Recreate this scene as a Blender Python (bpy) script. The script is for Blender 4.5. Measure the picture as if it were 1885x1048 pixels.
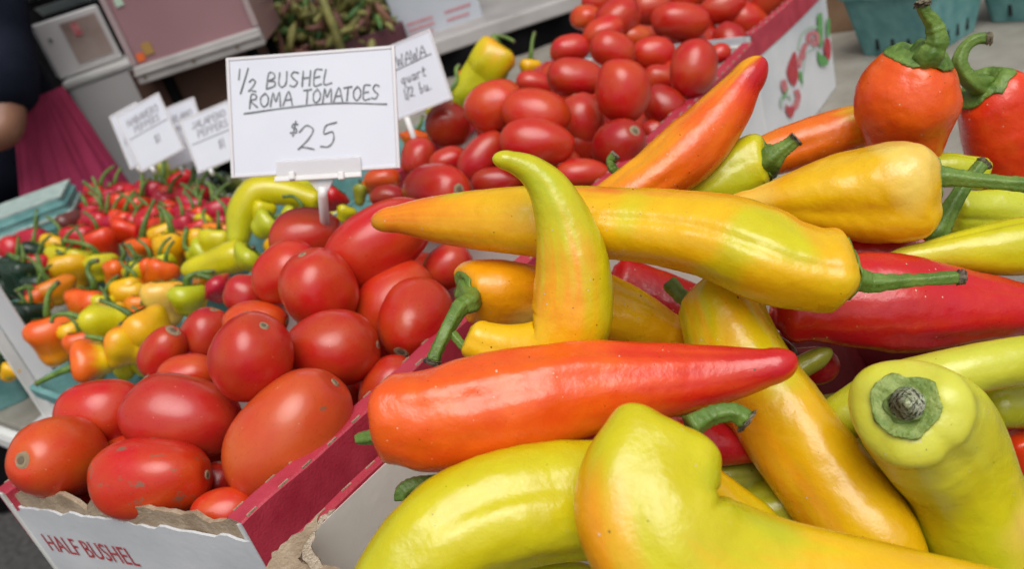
import bpy, math, random
import numpy as np
from mathutils import Vector, Matrix, Quaternion, noise
random.seed(7)
sc = bpy.context.scene
for o in list(bpy.data.objects): bpy.data.objects.remove(o)
C = sc.collection
rad = math.radians

# ------------------------------------------------------------ camera
F_PX, PITCH, ROLL, CAM_Z = 1550.0, rad(26), rad(18), 1.18
TABLE, RIM = 0.75, 0.92
Fw = Vector((0, math.cos(PITCH), -math.sin(PITCH)))
up0 = Vector((0, math.sin(PITCH), math.cos(PITCH)))
Rt = Vector((1, 0, 0)) * math.cos(ROLL) - up0 * math.sin(ROLL)
Up = Vector((1, 0, 0)) * math.sin(ROLL) + up0 * math.cos(ROLL)
CP = Vector((0, 0, CAM_Z))
cam_d = bpy.data.cameras.new('camera'); cam = bpy.data.objects.new('camera', cam_d); C.objects.link(cam)
cam.matrix_world = Matrix(((Rt.x, Up.x, -Fw.x, CP.x), (Rt.y, Up.y, -Fw.y, CP.y), (Rt.z, Up.z, -Fw.z, CP.z), (0, 0, 0, 1)))
cam_d.sensor_width = 36; cam_d.lens = 36 * F_PX / 1885; cam_d.clip_start = 0.02; cam_d.clip_end = 400
cam_d.dof.use_dof = True; cam_d.dof.focus_distance = 0.40; cam_d.dof.aperture_fstop = 10.5
sc.camera = cam

# ------------------------------------------------------------ light
w = bpy.data.worlds.new('World'); sc.world = w; w.use_nodes = True
nt = w.node_tree; nt.nodes.clear()
sky = nt.nodes.new('ShaderNodeTexSky'); sky.sky_type = 'NISHITA'; sky.sun_disc = False
SUN_EL, SUN_AZ = rad(62), rad(172)      # azimuth from +Y towards +X
sky.sun_elevation = SUN_EL; sky.sun_rotation = SUN_AZ
sky.air_density = 1.0; sky.dust_density = 4.0; sky.ozone_density = 1.0
hs = nt.nodes.new('ShaderNodeHueSaturation'); hs.inputs['Saturation'].default_value = 0.16
bg = nt.nodes.new('ShaderNodeBackground'); bg.inputs['Strength'].default_value = 0.095
wo = nt.nodes.new('ShaderNodeOutputWorld')
nt.links.new(sky.outputs[0], hs.inputs['Color']); nt.links.new(hs.outputs[0], bg.inputs[0]); nt.links.new(bg.outputs[0], wo.inputs[0])
sl = bpy.data.lights.new('sun', 'SUN'); sl.energy = 1.5; sl.angle = rad(46); sl.color = (1, .965, .91)
so = bpy.data.objects.new('sun', sl); C.objects.link(so)
sd = Vector((math.sin(SUN_AZ) * math.cos(SUN_EL), math.cos(SUN_AZ) * math.cos(SUN_EL), math.sin(SUN_EL)))
so.rotation_euler = sd.to_track_quat('Z', 'Y').to_euler(); so.location = (0, 0, 6)
sc.view_settings.view_transform = 'Standard'; sc.view_settings.look = 'None'
sc.view_settings.gamma = 1; sc.view_settings.use_curve_mapping = False
sc.view_settings.exposure = 0.30
sc.render.engine = 'CYCLES'
sc.cycles.use_denoising = True
sc.cycles.max_bounces = 8; sc.cycles.transparent_max_bounces = 8

# ------------------------------------------------------------ helpers
def ray(u, v): return Rt * ((u - 942.5) / F_PX) - Up * ((v - 524) / F_PX) + Fw
def at(u, v, t): return CP + ray(u, v) * t
def on(u, v, z):
    d = ray(u, v); return CP + d * ((z - CAM_Z) / d.z)
def onplane(u, v, P, N):
    d = ray(u, v); return CP + d * ((P - CP).dot(N) / d.dot(N))
def px(n, t): return n * t / F_PX
E1 = Vector((0.6735, 0.739, 0)); E2 = Vector((-0.739, 0.6735, 0)); Z = Vector((0, 0, 1))

def tag(o, label=None, cat=None, group=None, kind=None):
    if label: o['label'] = label
    if cat: o['category'] = cat
    if group: o['group'] = group
    if kind: o['kind'] = kind
    return o
def link(name, me, mat=None, parent=None, smooth=False, loc=None):
    o = bpy.data.objects.new(name, me); C.objects.link(o)
    if mat is not None and len(me.materials) == 0: me.materials.append(mat)
    if parent is not None: o.parent = parent
    if loc is not None: o.location = loc
    if smooth: me.shade_smooth()
    return o
def empty(name, loc, label=None, cat=None, group=None, rot=None):
    o = bpy.data.objects.new(name, None); C.objects.link(o); o.location = loc; o.empty_display_size = .02
    if rot: o.rotation_euler = rot
    return tag(o, label, cat, group)
def mesh(name, vs, fs):
    me = bpy.data.meshes.new(name); me.from_pydata([tuple(v) for v in vs], [], fs); me.validate(); me.update(); return me

class MB:
    def __init__(s, org=Vector((0, 0, 0))): s.v = []; s.f = []; s.o = Vector(org)
    def add(s, vs, fs):
        n = len(s.v); s.v += [Vector(p) - s.o for p in vs]; s.f += [tuple(i + n for i in f) for f in fs]
    def hexa(s, p):      # 8 points: bottom 4 ccw, top 4
        s.add(p, [(3, 2, 1, 0), (4, 5, 6, 7), (0, 1, 5, 4), (1, 2, 6, 5), (2, 3, 7, 6), (3, 0, 4, 7)])
    def box(s, c, X, Y, Zv):   # centre and half vectors
        c = Vector(c); X = Vector(X); Y = Vector(Y); Zv = Vector(Zv)
        s.hexa([c - X - Y - Zv, c + X - Y - Zv, c + X + Y - Zv, c - X + Y - Zv, c - X - Y + Zv, c + X - Y + Zv, c + X + Y + Zv, c - X + Y + Zv])
    def tube(s, pts, rs, n=8, cap=True):
        pts = [Vector(p) for p in pts]; rings = []
        q = None
        for i, p in enumerate(pts):
            T = (pts[min(i + 1, len(pts) - 1)] - pts[max(i - 1, 0)]).normalized()
            if q is None: a = T.orthogonal().normalized()
            else:
                a = (a - T * a.dot(T)).normalized()
            q = 1; b = T.cross(a)
            r = rs[i] if hasattr(rs, '__len__') else rs
            rings.append([p + (a * math.cos(2 * math.pi * k / n) + b * math.sin(2 * math.pi * k / n)) * r for k in range(n)])
        vs = [v for r in rings for v in r]; fs = []
        for i in range(len(rings) - 1):
            for k in range(n):
                fs.append((i * n + k, i * n + (k + 1) % n, (i + 1) * n + (k + 1) % n, (i + 1) * n + k))
        if cap: fs.append(tuple(range(n - 1, -1, -1))); fs.append(tuple((len(rings) - 1) * n + k for k in range(n)))
        s.add(vs, fs)
    def ribbed(s, pts, rs, n=24, ribs=5, amp=.10, ph=0, rag=0):
        m0 = len(s.v); s.tube(pts, rs, n); pts = [Vector(p) for p in pts]
        for i in range(len(pts)):
            for k in range(n):
                q = s.v[m0 + i * n + k]; c = pts[i] - s.o; f = 1 + amp * math.cos(ribs * 2 * math.pi * k / n + ph + i * .08) + .5 * amp * noise.noise(Vector((k * .7, i * .5, ph)))
                if rag: f += rag * noise.noise(Vector((k * 1.3, i * 1.1, ph + 4)))
                s.v[m0 + i * n + k] = c + (q - c) * f + (Vector((noise.noise(Vector((k, i, ph))), noise.noise(Vector((k, i, ph + 9))), noise.noise(Vector((k, i, ph + 5))))) * rs[i] * rag * .5 if rag else Vector())
    def build(s, name, mat, parent=None, smooth=False, bevel=0, loc=None):
        me = mesh(name, s.v, s.f); o = link(name, me, mat, parent, smooth, loc)
        if bevel:
            m = o.modifiers.new('bevel', 'BEVEL'); m.width = bevel; m.segments = 2; m.limit_method = 'ANGLE'; m.angle_limit = rad(35)
        return o

def catmull(P, n):
    """P: list of numpy rows; returns resampled rows, n per segment"""
    P = np.array(P, float); Q = np.vstack([2 * P[0] - P[1], P, 2 * P[-1] - P[-2]]); out = []
    for i in range(1, len(Q) - 2):
        a, b, c, d = Q[i - 1], Q[i], Q[i + 1], Q[i + 2]
        for k in range(n):
            t = k / n
            out.append(.5 * ((2 * b) + (-a + c) * t + (2 * a - 5 * b + 4 * c - d) * t * t + (-a + 3 * b - 3 * c + d) * t ** 3))
    out.append(P[-1]); return np.array(out)

# ------------------------------------------------------------ materials
def material(name, color=(.5, .5, .5), rough=.6, **kw):
    m = bpy.data.materials.new(name); m.use_nodes = True
    b = m.node_tree.nodes['Principled BSDF']
    b.inputs['Base Color'].default_value = (*color, 1); b.inputs['Roughness'].default_value = rough
    for k, v in kw.items(): b.inputs[k.replace('_', ' ')].default_value = v
    return m
def N(m, t, **kw):
    n = m.node_tree.nodes.new(t)
    for k, v in kw.items(): setattr(n, k, v)
    return n
def L(m, a, b): m.node_tree.links.new(a, b)
def noisy(name, c1, c2, scale=20, rough=.6, bump=.0, bscale=200, detail=6, stretch=None, lo=.35, hi=.65, **kw):
    m = material(name, c1, rough, **kw); b = m.node_tree.nodes['Principled BSDF']
    tc = N(m, 'ShaderNodeTexCoord'); mp = N(m, 'ShaderNodeMapping'); L(m, tc.outputs['Object'], mp.inputs[0])
    if stretch: mp.inputs['Scale'].default_value = stretch
    n = N(m, 'ShaderNodeTexNoise'); n.inputs['Scale'].default_value = scale; n.inputs['Detail'].default_value = detail
    L(m, mp.outputs[0], n.inputs['Vector'])
    r = N(m, 'ShaderNodeValToRGB'); r.color_ramp.elements[0].position = lo; r.color_ramp.elements[1].position = hi
    r.color_ramp.elements[0].color = (*c1, 1); r.color_ramp.elements[1].color = (*c2, 1)
    L(m, n.outputs[0], r.inputs[0]); L(m, r.outputs[0], b.inputs['Base Color'])
    if bump:
        n2 = N(m, 'ShaderNodeTexNoise'); n2.inputs['Scale'].default_value = bscale; n2.inputs['Detail'].default_value = 4; L(m, mp.outputs[0], n2.inputs['Vector'])
        bp = N(m, 'ShaderNodeBump'); bp.inputs['Strength'].default_value = bump; bp.inputs['Distance'].default_value = .002
        L(m, n2.outputs[0], bp.inputs['Height']); L(m, bp.outputs[0], b.inputs['Normal'])
    return m

def pepper_material(name, near=True):
    m = material(name, (.6, .3, .02), .3); b = m.node_tree.nodes['Principled BSDF']
    at_ = N(m, 'ShaderNodeAttribute', attribute_name='Col'); tc = N(m, 'ShaderNodeTexCoord')
    # mottling
    n1 = N(m, 'ShaderNodeTexNoise'); n1.inputs['Scale'].default_value = 45; n1.inputs['Detail'].default_value = 8; n1.inputs['Roughness'].default_value = .62
    L(m, tc.outputs['Object'], n1.inputs['Vector'])
    hv = N(m, 'ShaderNodeHueSaturation')
    mr = N(m, 'ShaderNodeMapRange'); mr.inputs['To Min'].default_value = .485; mr.inputs['To Max'].default_value = .512
    L(m, n1.outputs[0], mr.inputs[0]); L(m, mr.outputs[0], hv.inputs['Hue'])
    mv = N(m, 'ShaderNodeMapRange'); mv.inputs['To Min'].default_value = .84; mv.inputs['To Max'].default_value = 1.14
    L(m, n1.outputs[0], mv.inputs[0]); L(m, mv.outputs[0], hv.inputs['Value']); L(m, at_.outputs['Color'], hv.inputs['Color'])
    col = hv.outputs[0]
    if near:
        # dark specks, sparse and clustered
        def specks(scale, thr, mask_lo, mask_hi, mscale, c, col, stretch=None):
            src = tc.outputs['Object']
            if stretch:
                mp = N(m, 'ShaderNodeMapping'); mp.inputs['Scale'].default_value = stretch; mp.inputs['Rotation'].default_value = (.5, .8, .3)
                L(m, src, mp.inputs[0]); src = mp.outputs[0]
            v = N(m, 'ShaderNodeTexVoronoi'); v.inputs['Scale'].default_value = scale; L(m, src, v.inputs['Vector'])
            nn = N(m, 'ShaderNodeTexNoise'); nn.inputs['Scale'].default_value = scale * 1.7; L(m, src, nn.inputs['Vector'])
            ad = N(m, 'ShaderNodeMath', operation='MULTIPLY_ADD'); L(m, nn.outputs[0], ad.inputs[0]); ad.inputs[1].default_value = .22; L(m, v.outputs['Distance'], ad.inputs[2])
            lt = N(m, 'ShaderNodeMapRange'); lt.inputs['From Min'].default_value = thr; lt.inputs['From Max'].default_value = thr + .03
            lt.inputs['To Min'].default_value = 1; lt.inputs['To Max'].default_value = 0; L(m, ad.outputs[0], lt.inputs[0])
            k = N(m, 'ShaderNodeTexNoise'); k.inputs['Scale'].default_value = mscale; k.inputs['Detail'].default_value = 2; L(m, tc.outputs['Object'], k.inputs['Vector'])
            km = N(m, 'ShaderNodeMapRange'); km.inputs['From Min'].default_value = mask_lo; km.inputs['From Max'].default_value = mask_hi; L(m, k.outputs[0], km.inputs[0])
            mu = N(m, 'ShaderNodeMath', operation='MULTIPLY'); L(m, lt.outputs[0], mu.inputs[0]); L(m, km.outputs[0], mu.inputs[1])
            sp = N(m, 'ShaderNodeSeparateColor'); L(m, v.outputs['Color'], sp.inputs[0])
            g = N(m, 'ShaderNodeMath', operation='GREATER_THAN'); g.inputs[1].default_value = .55; L(m, sp.outputs[0], g.inputs[0])
            mu2 = N(m, 'ShaderNodeMath', operation='MULTIPLY'); L(m, mu.outputs[0], mu2.inputs[0]); L(m, g.outputs[0], mu2.inputs[1])
            mx = N(m, 'ShaderNodeMix', data_type='RGBA'); L(m, mu2.outputs[0], mx.inputs[0]); L(m, col, mx.inputs[6]); mx.inputs[7].default_value = (*c, 1)
            return mx.outputs[2]
        col = specks(330, .165, .50, .58, 28, (.03, .022, .01), col)
        col = specks(190, .155, .52, .58, 22, (.06, .035, .015), col, (1, .35, 1))
        col = specks(260, .165, .46, .53, 17, (.62, .52, .40), col, (1, .5, 1))
    L(m, col, b.inputs['Base Color'])
    rn = N(m, 'ShaderNodeTexNoise'); rn.inputs['Scale'].default_value = 60; rn.inputs['Detail'].default_value = 5; L(m, tc.outputs['Object'], rn.inputs['Vector'])
    rr = N(m, 'ShaderNodeMapRange'); rr.inputs['To Min'].default_value = .18; rr.inputs['To Max'].default_value = .38; L(m, rn.outputs[0], rr.inputs[0]); L(m, rr.outputs[0], b.inputs['Roughness'])
    b.inputs['Specular IOR Level'].default_value = .55
    b.inputs['Coat Weight'].default_value = .08; b.inputs['Coat Roughness'].default_value = .1
    if near:
        b.inputs['Subsurface Weight'].default_value = .08; b.inputs['Subsurface Radius'].default_value = (1, .45, .12); b.inputs['Subsurface Scale'].default_value = .006
        bn = N(m, 'ShaderNodeTexNoise'); bn.inputs['Scale'].default_value = 110; bn.inputs['Detail'].default_value = 5; bn.inputs['Roughness'].default_value = .55; L(m, tc.outputs['Object'], bn.inputs['Vector'])
        bp = N(m, 'ShaderNodeBump'); bp.inputs['Strength'].default_value = .38; bp.inputs['Distance'].default_value = .0018
        L(m, bn.outputs[0], bp.inputs['Height']); L(m, bp.outputs[0], b.inputs['Normal']); L(m, bp.outputs[0], b.inputs['Coat Normal'])
    return m
M_pep = pepper_material('pepper_skin'); M_pep_far = pepper_material('pepper_skin_small', False)

M_pep_low = pepper_material('pepper_skin_dull', False)
for l_ in list(M_pep_low.node_tree.links):
    if l_.to_socket.name == 'Roughness': M_pep_low.node_tree.links.remove(l_)
M_pep_low.node_tree.nodes['Principled BSDF'].inputs['Roughness'].default_value = .55; M_pep_low.node_tree.nodes['Principled BSDF'].inputs['Coat Weight'].default_value = 0; M_pep_low.node_tree.nodes['Principled BSDF'].inputs['Specular IOR Level'].default_value = .2

def tomato_material():
    m = material('tomato_skin', (.5, .03, .02), .3); b = m.node_tree.nodes['Principled BSDF']
    oi = N(m, 'ShaderNodeObjectInfo'); tc = N(m, 'ShaderNodeTexCoord')
    va = N(m, 'ShaderNodeVectorMath', operation='ADD'); L(m, tc.outputs['Object'], va.inputs[0])
    cr = N(m, 'ShaderNodeCombineXYZ'); mm = N(m, 'ShaderNodeMath', operation='MULTIPLY'); mm.inputs[1].default_value = 37; L(m, oi.outputs['Random'], mm.inputs[0]); L(m, mm.outputs[0], cr.inputs[0]); L(m, mm.outputs[0], cr.inputs[2])
    L(m, cr.outputs[0], va.inputs[1])
    n1 = N(m, 'ShaderNodeTexNoise'); n1.inputs['Scale'].default_value = 1.3; n1.inputs['Detail'].default_value = 5; L(m, va.outputs[0], n1.inputs['Vector'])
    mr = N(m, 'ShaderNodeMapRange'); mr.inputs['From Min'].default_value = .3; mr.inputs['From Max'].default_value = .7; mr.inputs['To Min'].default_value = .496; mr.inputs['To Max'].default_value = .512; L(m, n1.outputs[0], mr.inputs[0])
    n2 = N(m, 'ShaderNodeTexNoise'); n2.inputs['Scale'].default_value = 14; n2.inputs['Detail'].default_value = 6; n2.inputs['Roughness'].default_value = .7; L(m, va.outputs[0], n2.inputs['Vector'])
    mv = N(m, 'ShaderNodeMapRange'); mv.inputs['To Min'].default_value = .86; mv.inputs['To Max'].default_value = 1.14; L(m, n2.outputs[0], mv.inputs[0])
    hv = N(m, 'ShaderNodeHueSaturation'); L(m, oi.outputs['Color'], hv.inputs['Color']); L(m, mr.outputs[0], hv.inputs['Hue']); L(m, mv.outputs[0], hv.inputs['Value'])
    # brown corky scuffs, amount in the object's alpha
    n3 = N(m, 'ShaderNodeTexNoise'); n3.inputs['Scale'].default_value = 2.3; n3.inputs['Detail'].default_value = 7; n3.inputs['Roughness'].default_value = .72; L(m, va.outputs[0], n3.inputs['Vector'])
    su = N(m, 'ShaderNodeMath', operation='MULTIPLY_ADD'); L(m, oi.outputs['Alpha'], su.inputs[0]); su.inputs[1].default_value = .2; L(m, n3.outputs[0], su.inputs[2])
    st = N(m, 'ShaderNodeMapRange'); st.inputs['From Min'].default_value = .76; st.inputs['From Max'].default_value = .80; L(m, su.outputs[0], st.inputs[0])
    st.inputs['To Max'].default_value = .8
    mx = N(m, 'ShaderNodeMix', data_type='RGBA'); L(m, st.outputs[0], mx.inputs[0]); L(m, hv.outputs[0], mx.inputs[6]); mx.inputs[7].default_value = (.20, .12, .075, 1)
    # tiny pale dust specks
    v = N(m, 'ShaderNodeTexVoronoi'); v.inputs['Scale'].default_value = 7; L(m, va.outputs[0], v.inputs['Vector'])
    lt = N(m, 'ShaderNodeMath', operation='LESS_THAN'); lt.inputs[1].default_value = .06; L(m, v.outputs['Distance'], lt.inputs[0])
    sp = N(m, 'ShaderNodeSeparateColor'); L(m, v.outputs['Color'], sp.inputs[0]); g = N(m, 'ShaderNodeMath', operation='GREATER_THAN'); g.inputs[1].default_value = .72; L(m, sp.outputs[1], g.inputs[0])
    mu = N(m, 'ShaderNodeMath', operation='MULTIPLY'); L(m, lt.outputs[0], mu.inputs[0]); L(m, g.outputs[0], mu.inputs[1])
    mx2 = N(m, 'ShaderNodeMix', data_type='RGBA'); L(m, mu.outputs[0], mx2.inputs[0]); L(m, mx.outputs[2], mx2.inputs[6]); mx2.inputs[7].default_value = (.6, .4, .3, 1)
    L(m, mx2.outputs[2], b.inputs['Base Color'])
    rr = N(m, 'ShaderNodeMapRange'); rr.inputs['To Min'].default_value = .20; rr.inputs['To Max'].default_value = .40; L(m, n2.outputs[0], rr.inputs[0]); L(m, rr.outputs[0], b.inputs['Roughness'])
    b.inputs['Coat Weight'].default_value = .16; b.inputs['Coat Roughness'].default_value = .1
    b.inputs['Subsurface Weight'].default_value = .12; b.inputs['Subsurface Radius'].default_value = (1, .25, .1); b.inputs['Subsurface Scale'].default_value = .006
    return m
M_tom = tomato_material()
M_stem = noisy('green_stem', (.075, .15, .018), (.16, .26, .045), 90, .42, .35, 500, stretch=(1, 1, 1))
M_stem_dk = noisy('dark_green_stem', (.055, .12, .018), (.12, .20, .035), 90, .42, .3, 500)
M_cal = noisy('calyx_green', (.07, .15, .018), (.18, .29, .05), 130, .45, .5, 400)
M_stem_pale = noisy('pale_stem', (.12, .20, .05), (.22, .32, .10), 120, .5, .4, 500)
M_cal_lt = noisy('light_calyx_green', (.15, .23, .04), (.30, .38, .10), 160, .5, .7, 500)
M_cut = noisy('cut_stem_face', (.34, .38, .18), (.66, .68, .50), 180, .6, .8, 700)
M_dry = noisy('dry_stem_end', (.045, .032, .022), (.30, .25, .16), 260, .8, .8, 700)
M_scar = noisy('tomato_scar', (.30, .19, .09), (.50, .40, .26), 300, .8, .6, 900)
M_scar_in = noisy('tomato_scar_core', (.10, .07, .04), (.25, .2, .13), 300, .8, .5, 900)
M_white = noisy('white_carton', (.50, .52, .55), (.68, .69, .71), 9, .55, .12, 160)
M_inner = noisy('white_carton_inside', (.68, .67, .62), (.78, .77, .72), 18, .55, .12, 120)
M_red = noisy('red_carton', (.38, .022, .045), (.50, .045, .075), 60, .5, .25, 600, lo=.3, hi=.7)
M_brown = noisy('torn_brown_cardboard', (.30, .215, .14), (.44, .34, .235), 90, .85, .5, 500)
M_brown2 = noisy('brown_cardboard', (.20, .115, .06), (.27, .16, .09), 15, .8, .2, 200)
M_print = noisy('red_print', (.42, .025, .04), (.50, .06, .07), 200, .55, 0)
M_logo_red = noisy('pale_red_print', (.48, .10, .12), (.60, .24, .25), 120, .55, 0)
M_logo_grn = noisy('green_print', (.07, .28, .05), (.18, .40, .16), 120, .55, 0)
M_logo_pale = material('pale_green_print', (.40, .52, .42), .55)
M_paper = noisy('white_paper', (.62, .64, .72), (.68, .70, .77), 10, .5, .04, 80)
M_ink = noisy('grey_ink', (.10, .11, .115), (.24, .26, .27), 160, .6, 0)
M_ink2 = material('black_ink', (.04, .04, .045), .6)
M_ink_faint = material('faint_ink', (.22, .21, .24), .6)
M_plastic = material('clear_plastic', (.80, .78, .80), .16, Alpha=.55, Specular_IOR_Level=.6)
M_peg = material('white_plastic', (.78, .78, .77), .3)
M_teal = noisy('teal_pulp', (.09, .25, .25), (.16, .35, .34), 40, .75, .5, 350)
M_teal_lt = noisy('pale_teal_rim_and_lit_top', (.26, .36, .34), (.40, .48, .45), 60, .8, .4, 300)  # pale rims; on the stack's upturned bottom it stands in for light
M_wood = noisy('pale_wood_splint', (.48, .43, .33), (.62, .57, .46), 40, .7, .3, 200, stretch=(1, 1, 6))
M_dark = material('dark_slot', (.012, .014, .013), .9)
M_table = noisy('weathered_table_top', (.235, .215, .18), (.32, .30, .26), 26, .55, .35, 350, lo=.3, hi=.72)
M_tedge = noisy('white_table_edge', (.66, .66, .64), (.75, .75, .73), 20, .45, .1, 200)
M_post = noisy('white_enamel', (.56, .57, .59), (.63, .64, .65), 8, .4, .03, 100)
M_ground = noisy('asphalt', (.03, .03, .031), (.075, .072, .068), 60, .9, .8, 150)
M_black = noisy('black_cloth_and_shade', (.003, .003, .0035), (.007, .0065, .0075), 12, .9, .2, 60, Specular_IOR_Level=.08)  # near black; also stands in for shade around the back table
M_navy = noisy('navy_cloth', (.006, .008, .016), (.014, .017, .03), 9, .9, .5, 40, Specular_IOR_Level=.1)
M_apron = noisy('magenta_cloth', (.24, .012, .055), (.36, .025, .09), 7, .85, .5, 45)
M_skin = noisy('tanned_skin', (.20, .09, .052), (.26, .12, .072), 18, .5, .15, 300)
M_mauve = noisy('mauve_panel', (.24, .125, .14), (.31, .17, .185), 3, .3, .03, 40)
M_trim = noisy('pale_grey_trim', (.33, .31, .30), (.42, .40, .39), 12, .45, .05, 90)
M_cool = noisy('offwhite_cooler', (.58, .57, .58), (.66, .65, .65), 4, .4, .03, 60)
M_pic = noisy('faded_picture', (.22, .15, .13), (.42, .33, .30), 9, .5, 0)
M_tray = noisy('pale_aqua_tray', (.50, .62, .62), (.58, .70, .70), 6, .35, 0)
M_maroon = noisy('maroon_crate', (.045, .012, .016), (.09, .02, .03), 20, .6, .1, 100)
M_okra1 = noisy('olive_pod', (.12, .12, .03), (.26, .24, .07), 30, .6, .2, 200)
M_okra2 = noisy('purple_pod', (.10, .035, .035), (.2, .09, .05), 30, .6, .2, 200)
M_leafy = noisy('green_leaf', (.03, .09, .015), (.09, .18, .04), 40, .6, .3, 200)
M_blue_print = material('blue_print', (.12, .12, .3), .6)
M_org_print = material('orange_print', (.65, .12, .02), .6)
M_ochre = material('ochre_print', (.35, .2, .05), .6)

# ------------------------------------------------------------ setting
def sheet(name, pts, mat):
    o = link(name, mesh(name, pts, [tuple(range(len(pts)))]), mat); o['kind'] = 'structure'; return o
sheet('ground', [(-60, -60, 0), (60, -60, 0), (60, 60, 0), (-60, 60, 0)], M_ground)

BO = Vector((-.173, .361, 0))               # near right corner of the tomato cartons
def W(e1, e2, z): return BO + E1 * e1 + E2 * e2 + Z * z

# display table
tb = empty('display_table', W(.9, 0, 0), 'long white folding table holding the tomato cartons and berry baskets', 'table')
b = MB(tb.location); b.box(W(.97, -.02, TABLE - .006), E1 * .855, E2 * 1.22, Z * .006)
b.build('table_top', M_table, tb, bevel=.004)
b = MB(tb.location); b.box(W(.97, -.02, TABLE - .029), E1 * .865, E2 * 1.23, Z * .0165)
b.build('table_rim', M_tedge, tb, bevel=.01)
for s1 in (.25, 1.65):
    for s2 in (-1.1, 1.1):
        b = MB(tb.location); b.tube([W(s1, s2, 0), W(s1, s2, TABLE - .045)], .014, 12); b.build('leg', M_trim, tb, True)

# ------------------------------------------------------------ cartons
def wall_pts(A, B, n): return [A.lerp(B, i / n) for i in range(n + 1)]
def carton(name, label, cs, z0, z1, red=(1, 3), torn=(0,), band=.045, cap_w=.011, inner_red=.014, group=None, sag=0):
    """cs: near-right, far-right, far-left, near-left (xy). sides: 0 = near (nl-nr), 1 = right, 2 = far, 3 = left"""
    org = Vector((sum(c[0] for c in cs) / 4, sum(c[1] for c in cs) / 4, z0))
    root = empty(name, org, label, 'carton', group)
    P = [Vector((c[0], c[1], 0)) for c in cs]
    cen = Vector((org.x, org.y, 0))
    sides = [(P[3], P[0]), (P[0], P[1]), (P[1], P[2]), (P[2], P[3])]
    for si, (A, B) in enumerate(sides):
        d = (B - A).normalized(); n_out = Vector((d.y, -d.x, 0))
        if n_out.dot((A + B) / 2 - cen) < 0: n_out = -n_out
        th = .005
        n = 40; zt = z1 - (.012 if si in torn else 0)
        # outer ply
        out_t = []; b = MB(org)
        vs = []; fs = []
        for i in range(n + 1):
            p = A.lerp(B, i / n); bow = math.sin(math.pi * i / n) * (0 if si in torn else .004)
            j = (noise.noise(Vector((i * .45, si * 7.1, 3))) * .004 + random.uniform(-.0006, .0006)) if si in torn else 0
            o_ = p + n_out * bow
            vs += [o_ + Z * (z0 + .001), o_ + Z * (zt + j), o_ - n_out * .0016 + Z * (zt + j), o_ - n_out * .0016 + Z * (z0 + .001)]
        for i in range(n):
            a, c = i * 4, (i + 1) * 4
            fs += [(a, c, c + 1, a + 1), (a + 1, c + 1, c + 2, a + 2), (a + 2, c + 2, c + 3, a + 3)]
        fs += [(0, 1, 2, 3), (n * 4 + 3, n * 4 + 2, n * 4 + 1, n * 4)]
        b.add(vs, fs); b.build('side_wall', M_white, root)
        # inner ply
        b = MB(org); vs = []; fs = []
        for i in range(n + 1):
            p = A.lerp(B, i / n) + n_out * math.sin(math.pi * i / n) * (0 if si in torn else .004)
            if si in torn:
                j = noise.noise(Vector((i * .3, si * 3.3 + z1, 9))) * .006 + abs(noise.noise(Vector((i * 1.3, 2, 9)))) * -.006 + random.uniform(-.0012, .0008)
                lean = n_out * (noise.noise(Vector((i * .2, 5, 2))) * .003)
            else: j = -.001; lean = Vector()
            a0 = p - n_out * .0018; a1 = p - n_out * th
            vs += [a0 + Z * (z0 + .001), a0 + lean + Z * (z1 + j), a1 + lean + Z * (z1 + j - .0005), a1 + Z * (z0 + .001)]
        for i in range(n):
            a, c = i * 4, (i + 1) * 4
            fs += [(a, c, c + 1, a + 1), (a + 1, c + 1, c + 2, a + 2), (a + 2, c + 2, c + 3, a + 3)]
        fs += [(0, 1, 2, 3), (n * 4 + 3, n * 4 + 2, n * 4 + 1, n * 4)]
        b.add(vs, fs); b.build('inner_liner', M_brown if si in torn else M_inner, root)
        if si in red:
            b = MB(org); vs = []; fs = []
            for i in range(n + 1):
                p = A.lerp(B, i / n) + n_out * math.sin(math.pi * i / n) * .004
                wv = noise.noise(Vector((i * .25, si, 4))) * .0012
                j2 = noise.noise(Vector((i * .22, si, 14))) * .003
                zt = z1 + .0015 + wv
                # tent profile: outer face, flat top, inner face
                vs += [p + n_out * .0012 + Z * (z1 - band), p + n_out * .0016 + Z * (zt - .001), p + n_out * .0004 + Z * zt,
                       p - n_out * cap_w + Z * (zt + .0003), p - n_out * (cap_w + .0012) + Z * (zt - .0012), p - n_out * (cap_w + .001) + Z * (z1 - inner_red - j2)]
            for i in range(n):
                for k in range(5):
                    a, c = i * 6 + k, (i + 1) * 6 + k
                    fs.append((a, c, c + 1, a + 1))
            b.add(vs, fs); o = b.build('red_flap', M_red, root, smooth=False)
            # perforation cuts along both folds
            b = MB(org); Ln = (B - A).length; k = int(Ln / .0185)
            for q in range(k):
                f0 = (q + .5 + random.uniform(-.1, .1)) / k
                for off in ((0.0006, -cap_w) if cap_w > .005 else (-.001,)):
                    p = A.lerp(B, f0) + n_out * (math.sin(math.pi * f0) * .004 + off)
                    wv = noise.noise(Vector((f0 * n * .25, si, 4))) * .0012
                    b.box(p + Z * (z1 + .0015 + wv), d * .0034, n_out * .00045, Z * .0006)
            b.build('perforation_cuts', M_brown, root)
    b = MB(org); q = [Vector(p) * 1 for p in P]; q = [cen + (p - cen) * .985 for p in q]
    b.hexa([q[0] + Z * (z0 + .001), q[1] + Z * (z0 + .001), q[2] + Z * (z0 + .001), q[3] + Z * (z0 + .001), q[0] + Z * (z0 + .005), q[1] + Z * (z0 + .005), q[2] + Z * (z0 + .005), q[3] + Z * (z0 + .005)])
    b.build('bottom_panel', M_inner, root)
    return root
NEAR = [(-.173, .361), (.078, .632), (-.110, .770), (-.357, .477)]
MID = [(.086, .642), (.343, .935), (.140, 1.165), (-.108, .860)]
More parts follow.
